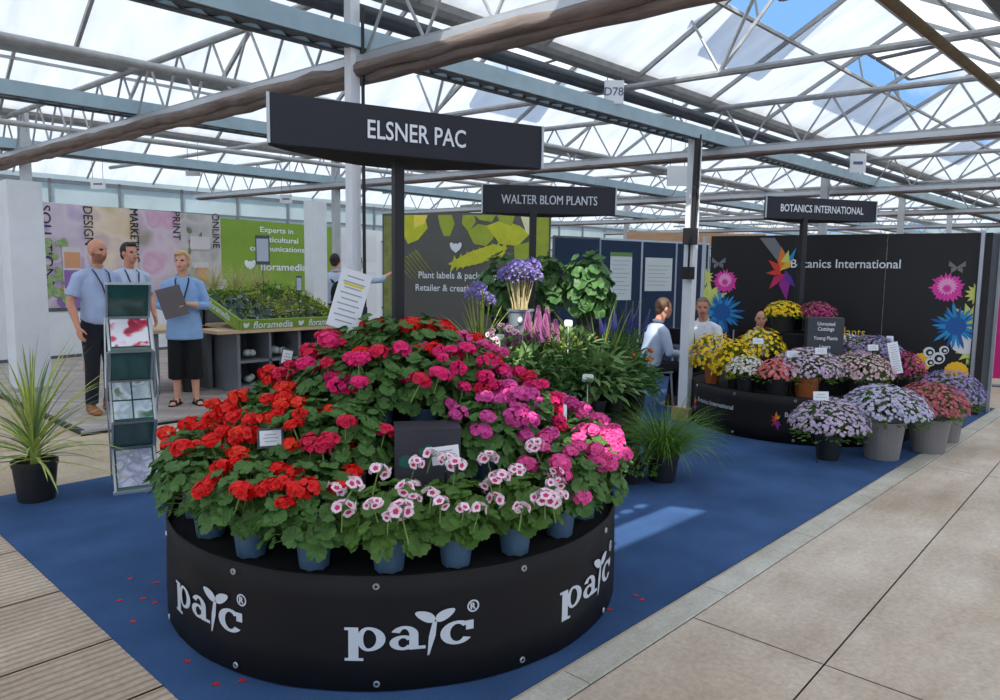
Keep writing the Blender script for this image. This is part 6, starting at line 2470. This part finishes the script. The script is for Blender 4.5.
w_ = person('blonde woman in a denim blue shirt and black cropped trousers, holding a grey folder', (p.x, p.y, FB), -122, 1.70,
            {'elbow': {-1: (-.24, .02, 1.13), 1: (.25, .0, 1.13)}, 'wrist': {-1: (-.07, .23, 1.17), 1: (.14, .22, 1.13)}, 'head_dx': 0,
             'hand': {-1: {'d': (1, .12, .15), 'n': (0, -.4, -1), 't': (0, 1, .3), 'curl': .5}, 1: {'d': (-.6, .35, .35), 'n': (-.2, -1, 0), 't': (0, -.2, 1), 'curl': .5}},
             'toe': {-1: (-.45, 1, 0), 1: (.25, 1, 0)}},
            M_shirt2, M_cul, mat('black_sandal', srgb(28, 24, 24), .5), M_hair_bl, M_skin, head_yaw=radians(-12), fem=True, sleeve=1.55, sandals=True, hairstyle='bun', belly=1.08, widths=1.08)
k = 1.70 / 1.75
R = Matrix.Rotation(w_.rotation_euler.z, 3, 'Z')
q = V(w_.location) + R @ V((.075 * k, .285 * k, 1.19 * k))
fo = thing('folder', 'dark grey folder held by the blonde woman', 'folder', q)
fo.rotation_euler = (radians(-8), radians(16), w_.rotation_euler.z)
mb = MB(); mb.box((0, 0, 0), (.25, .008, .33)); mb.build('cover', mat('grey_folder', srgb(104, 98, 100), .6, .06, 8), fo)
mb = MB(); mb.box((0, -.007, 0), (.24, .006, .32)); mb.build('paper_sheet', M_paper, fo)

p = D(335.5, 270, 11.6)
person('dark-haired man in a pale blue shirt seen from behind by the white wall', (p.x, p.y, FB), 66, 1.78,
       {'elbow': {-1: (-.27, .0, 1.13), 1: (.27, .02, 1.13)}, 'wrist': {-1: (-.2, .2, 1.0), 1: (.2, .2, 1.0)}},
       M_shirt3, M_trous, M_dshoe, M_hair_dk, M_skin2, head_yaw=radians(-20), sleeve=1.5, lanyard=False, collar=True)
R = Matrix.Rotation(radians(66 - 90), 3, 'Z')
bp_ = thing('backpack', 'black backpack worn by the man seen from behind', 'backpack', V((p.x, p.y, FB)) + R @ V((.02, -.20, 1.15)), radians(66 - 90))
mb = MB(); mb.ball((0, 0, 0), (.14, .09, .21), 16, 12); mb.ball((0, -.06, -.06), (.10, .06, .11), 14, 10)
link('bag', remesh(mb, 'bag', [M_black_cloth], .012, 2), bp_)
for s in (-1, 1):
    mb = MB(); mb.tube([(s * .09, .06, -.14), (s * .12, .17, .0), (s * .115, .20, .15), (s * .10, .12, .235), (s * .08, .05, .17)], [(.022, .006)] * 5, 8); mb.build('strap', M_black_cloth, bp_)
p = D(357, 270, 11.9)
person('person in a pale blue shirt reaching out an arm at the dark leaf board', (p.x, p.y, FB), 20, 1.74,
       {'elbow': {-1: (-.26, .02, 1.13), 1: (.33, .20, 1.38)}, 'wrist': {-1: (-.2, .16, .95), 1: (.44, .36, 1.50)}, 'hand': {1: {'d': (.4, .8, .2), 'n': (0, .3, -1), 't': (-1, 0, 0), 'curl': .15}}},
       M_shirt3, M_jean, M_dshoe, M_hair_br, M_skin, head_yaw=radians(0), sleeve=1.45, lanyard=False)


# --- visitors sitting between the second and the third drum
def chair(name, label, loc, heading):
    t = thing(name, label, 'chair', loc, radians(heading - 90), 'chairs of the meeting corner')
    mb = MB()
    mb.tube([(-.21, -.2, .45), (-.21, .2, .45), (.21, .2, .45), (.21, -.2, .45), (-.21, -.2, .45)], .013, 8)
    mb.build('seat_frame', M_alu, t)
    mb = MB(); mb.box((0, 0, .455), (.42, .41, .03)); mb.build('seat', M_black, t)
    mb = MB(); mb.box((0, -.225, .74), (.40, .025, .24)); mb.build('backrest', M_black, t)
    for sx in (-1, 1):
        mb = MB(); mb.tube([(sx * .2, -.2, .45), (sx * .2, -.24, .62), (sx * .2, -.245, .86)], .012, 8); mb.build('back_post', M_alu, t)
        for sy in (-1, 1):
            mb = MB(); mb.tube([(sx * .2, sy * .19, .45), (sx * .22, sy * .23, 0)], .012, 8); mb.build('leg', M_alu, t)
    return t


def seat_at(px, dep, heading, z=.006):
    q = D(px, 275, dep)
    return V((q.x, q.y, z))


sp1, sp2, sp3 = seat_at(651, 8.2, 0), seat_at(706, 8.75, 0), seat_at(762, 9.02, 0)
h1, h2, h3 = -32, -172, -120
for sp_, h_, lab in ((sp1, h1, 'black chair under the seated man in pale blue'), (sp2, h2, 'black chair under the seated man in the white shirt'), (sp3, h3, 'black chair behind the third drum, under the bald visitor')):
    R = Matrix.Rotation(radians(h_ - 90), 3, 'Z')
    chair('chair', lab, sp_, h_)
spose = {'elbow': {-1: (-.25, .12, 1.14), 1: (.25, .14, 1.14)}, 'wrist': {-1: (-.12, .36, 1.10), 1: (.13, .38, 1.10)}, 'hand': {-1: {'d': (.3, 1, 0), 'n': (0, 0, -1), 't': (1, 0, 0)}, 1: {'d': (-.3, 1, 0), 'n': (0, 0, -1), 't': (-1, 0, 0)}}}
person('seated man with short brown hair in a pale blue shirt, right of the second drum', sp1, h1, 1.72, spose, M_shirt3, M_trous, M_dshoe, M_hair_br, M_skin2, seated=True, sleeve=1.7, lanyard=False, head_yaw=radians(-6), lean=.22, hairstyle='cropped')
person('seated older man with receding hair in a white shirt, beside the steel post', sp2, h2, 1.72, spose, M_shirtw, M_trous, M_dshoe, mat('grey_hair', srgb(120, 104, 92), .6, .3, 40), M_skin2, seated=True, sleeve=1.7, lanyard=False, head_yaw=radians(18), lean=.06, nod=radians(-6), hairstyle='cropped')
person('seated bald visitor, mostly hidden behind the yellow bidens', sp3, h3, 1.50, spose, M_shirt3, M_trous, M_dshoe, None, M_skin2, seated=True, sleeve=1.7, lanyard=False, head_yaw=radians(-40))
tq = (sp1 + sp2) / 2 + V((.05, -.03, 0))
tb = thing('meeting_table', 'small round dark meeting table between the two seated men', 'table', tq)
mb = MB(); mb.lathe([(.0, .70), (.24, .70), (.25, .715), (.24, .73), (0, .73)], 28, close=False); mb.build('table_top', M_dark_steel, tb)
mb = MB(); mb.tube([(0, 0, .02), (0, 0, .7)], .03, 12); mb.build('column', M_alu, tb)
mb = MB(); mb.lathe([(0, 0), (.22, 0), (.22, .012), (.03, .03), (0, .03)], 28, close=False); mb.build('base', M_alu, tb)
lp = thing('laptop', 'dark open laptop on the small meeting table', 'laptop', tq + V((.06, -.03, .73)), radians(h2 - 90))
mb = MB(); mb.box((0, 0, .008), (.30, .20, .016)); mb.build('keyboard_base', M_dark_steel, lp)
mb = MB(); mb.box((0, .125, .10), (.30, .01, .20), R=Matrix.Rotation(radians(-18), 3, 'X')); mb.build('lid', M_black, lp)
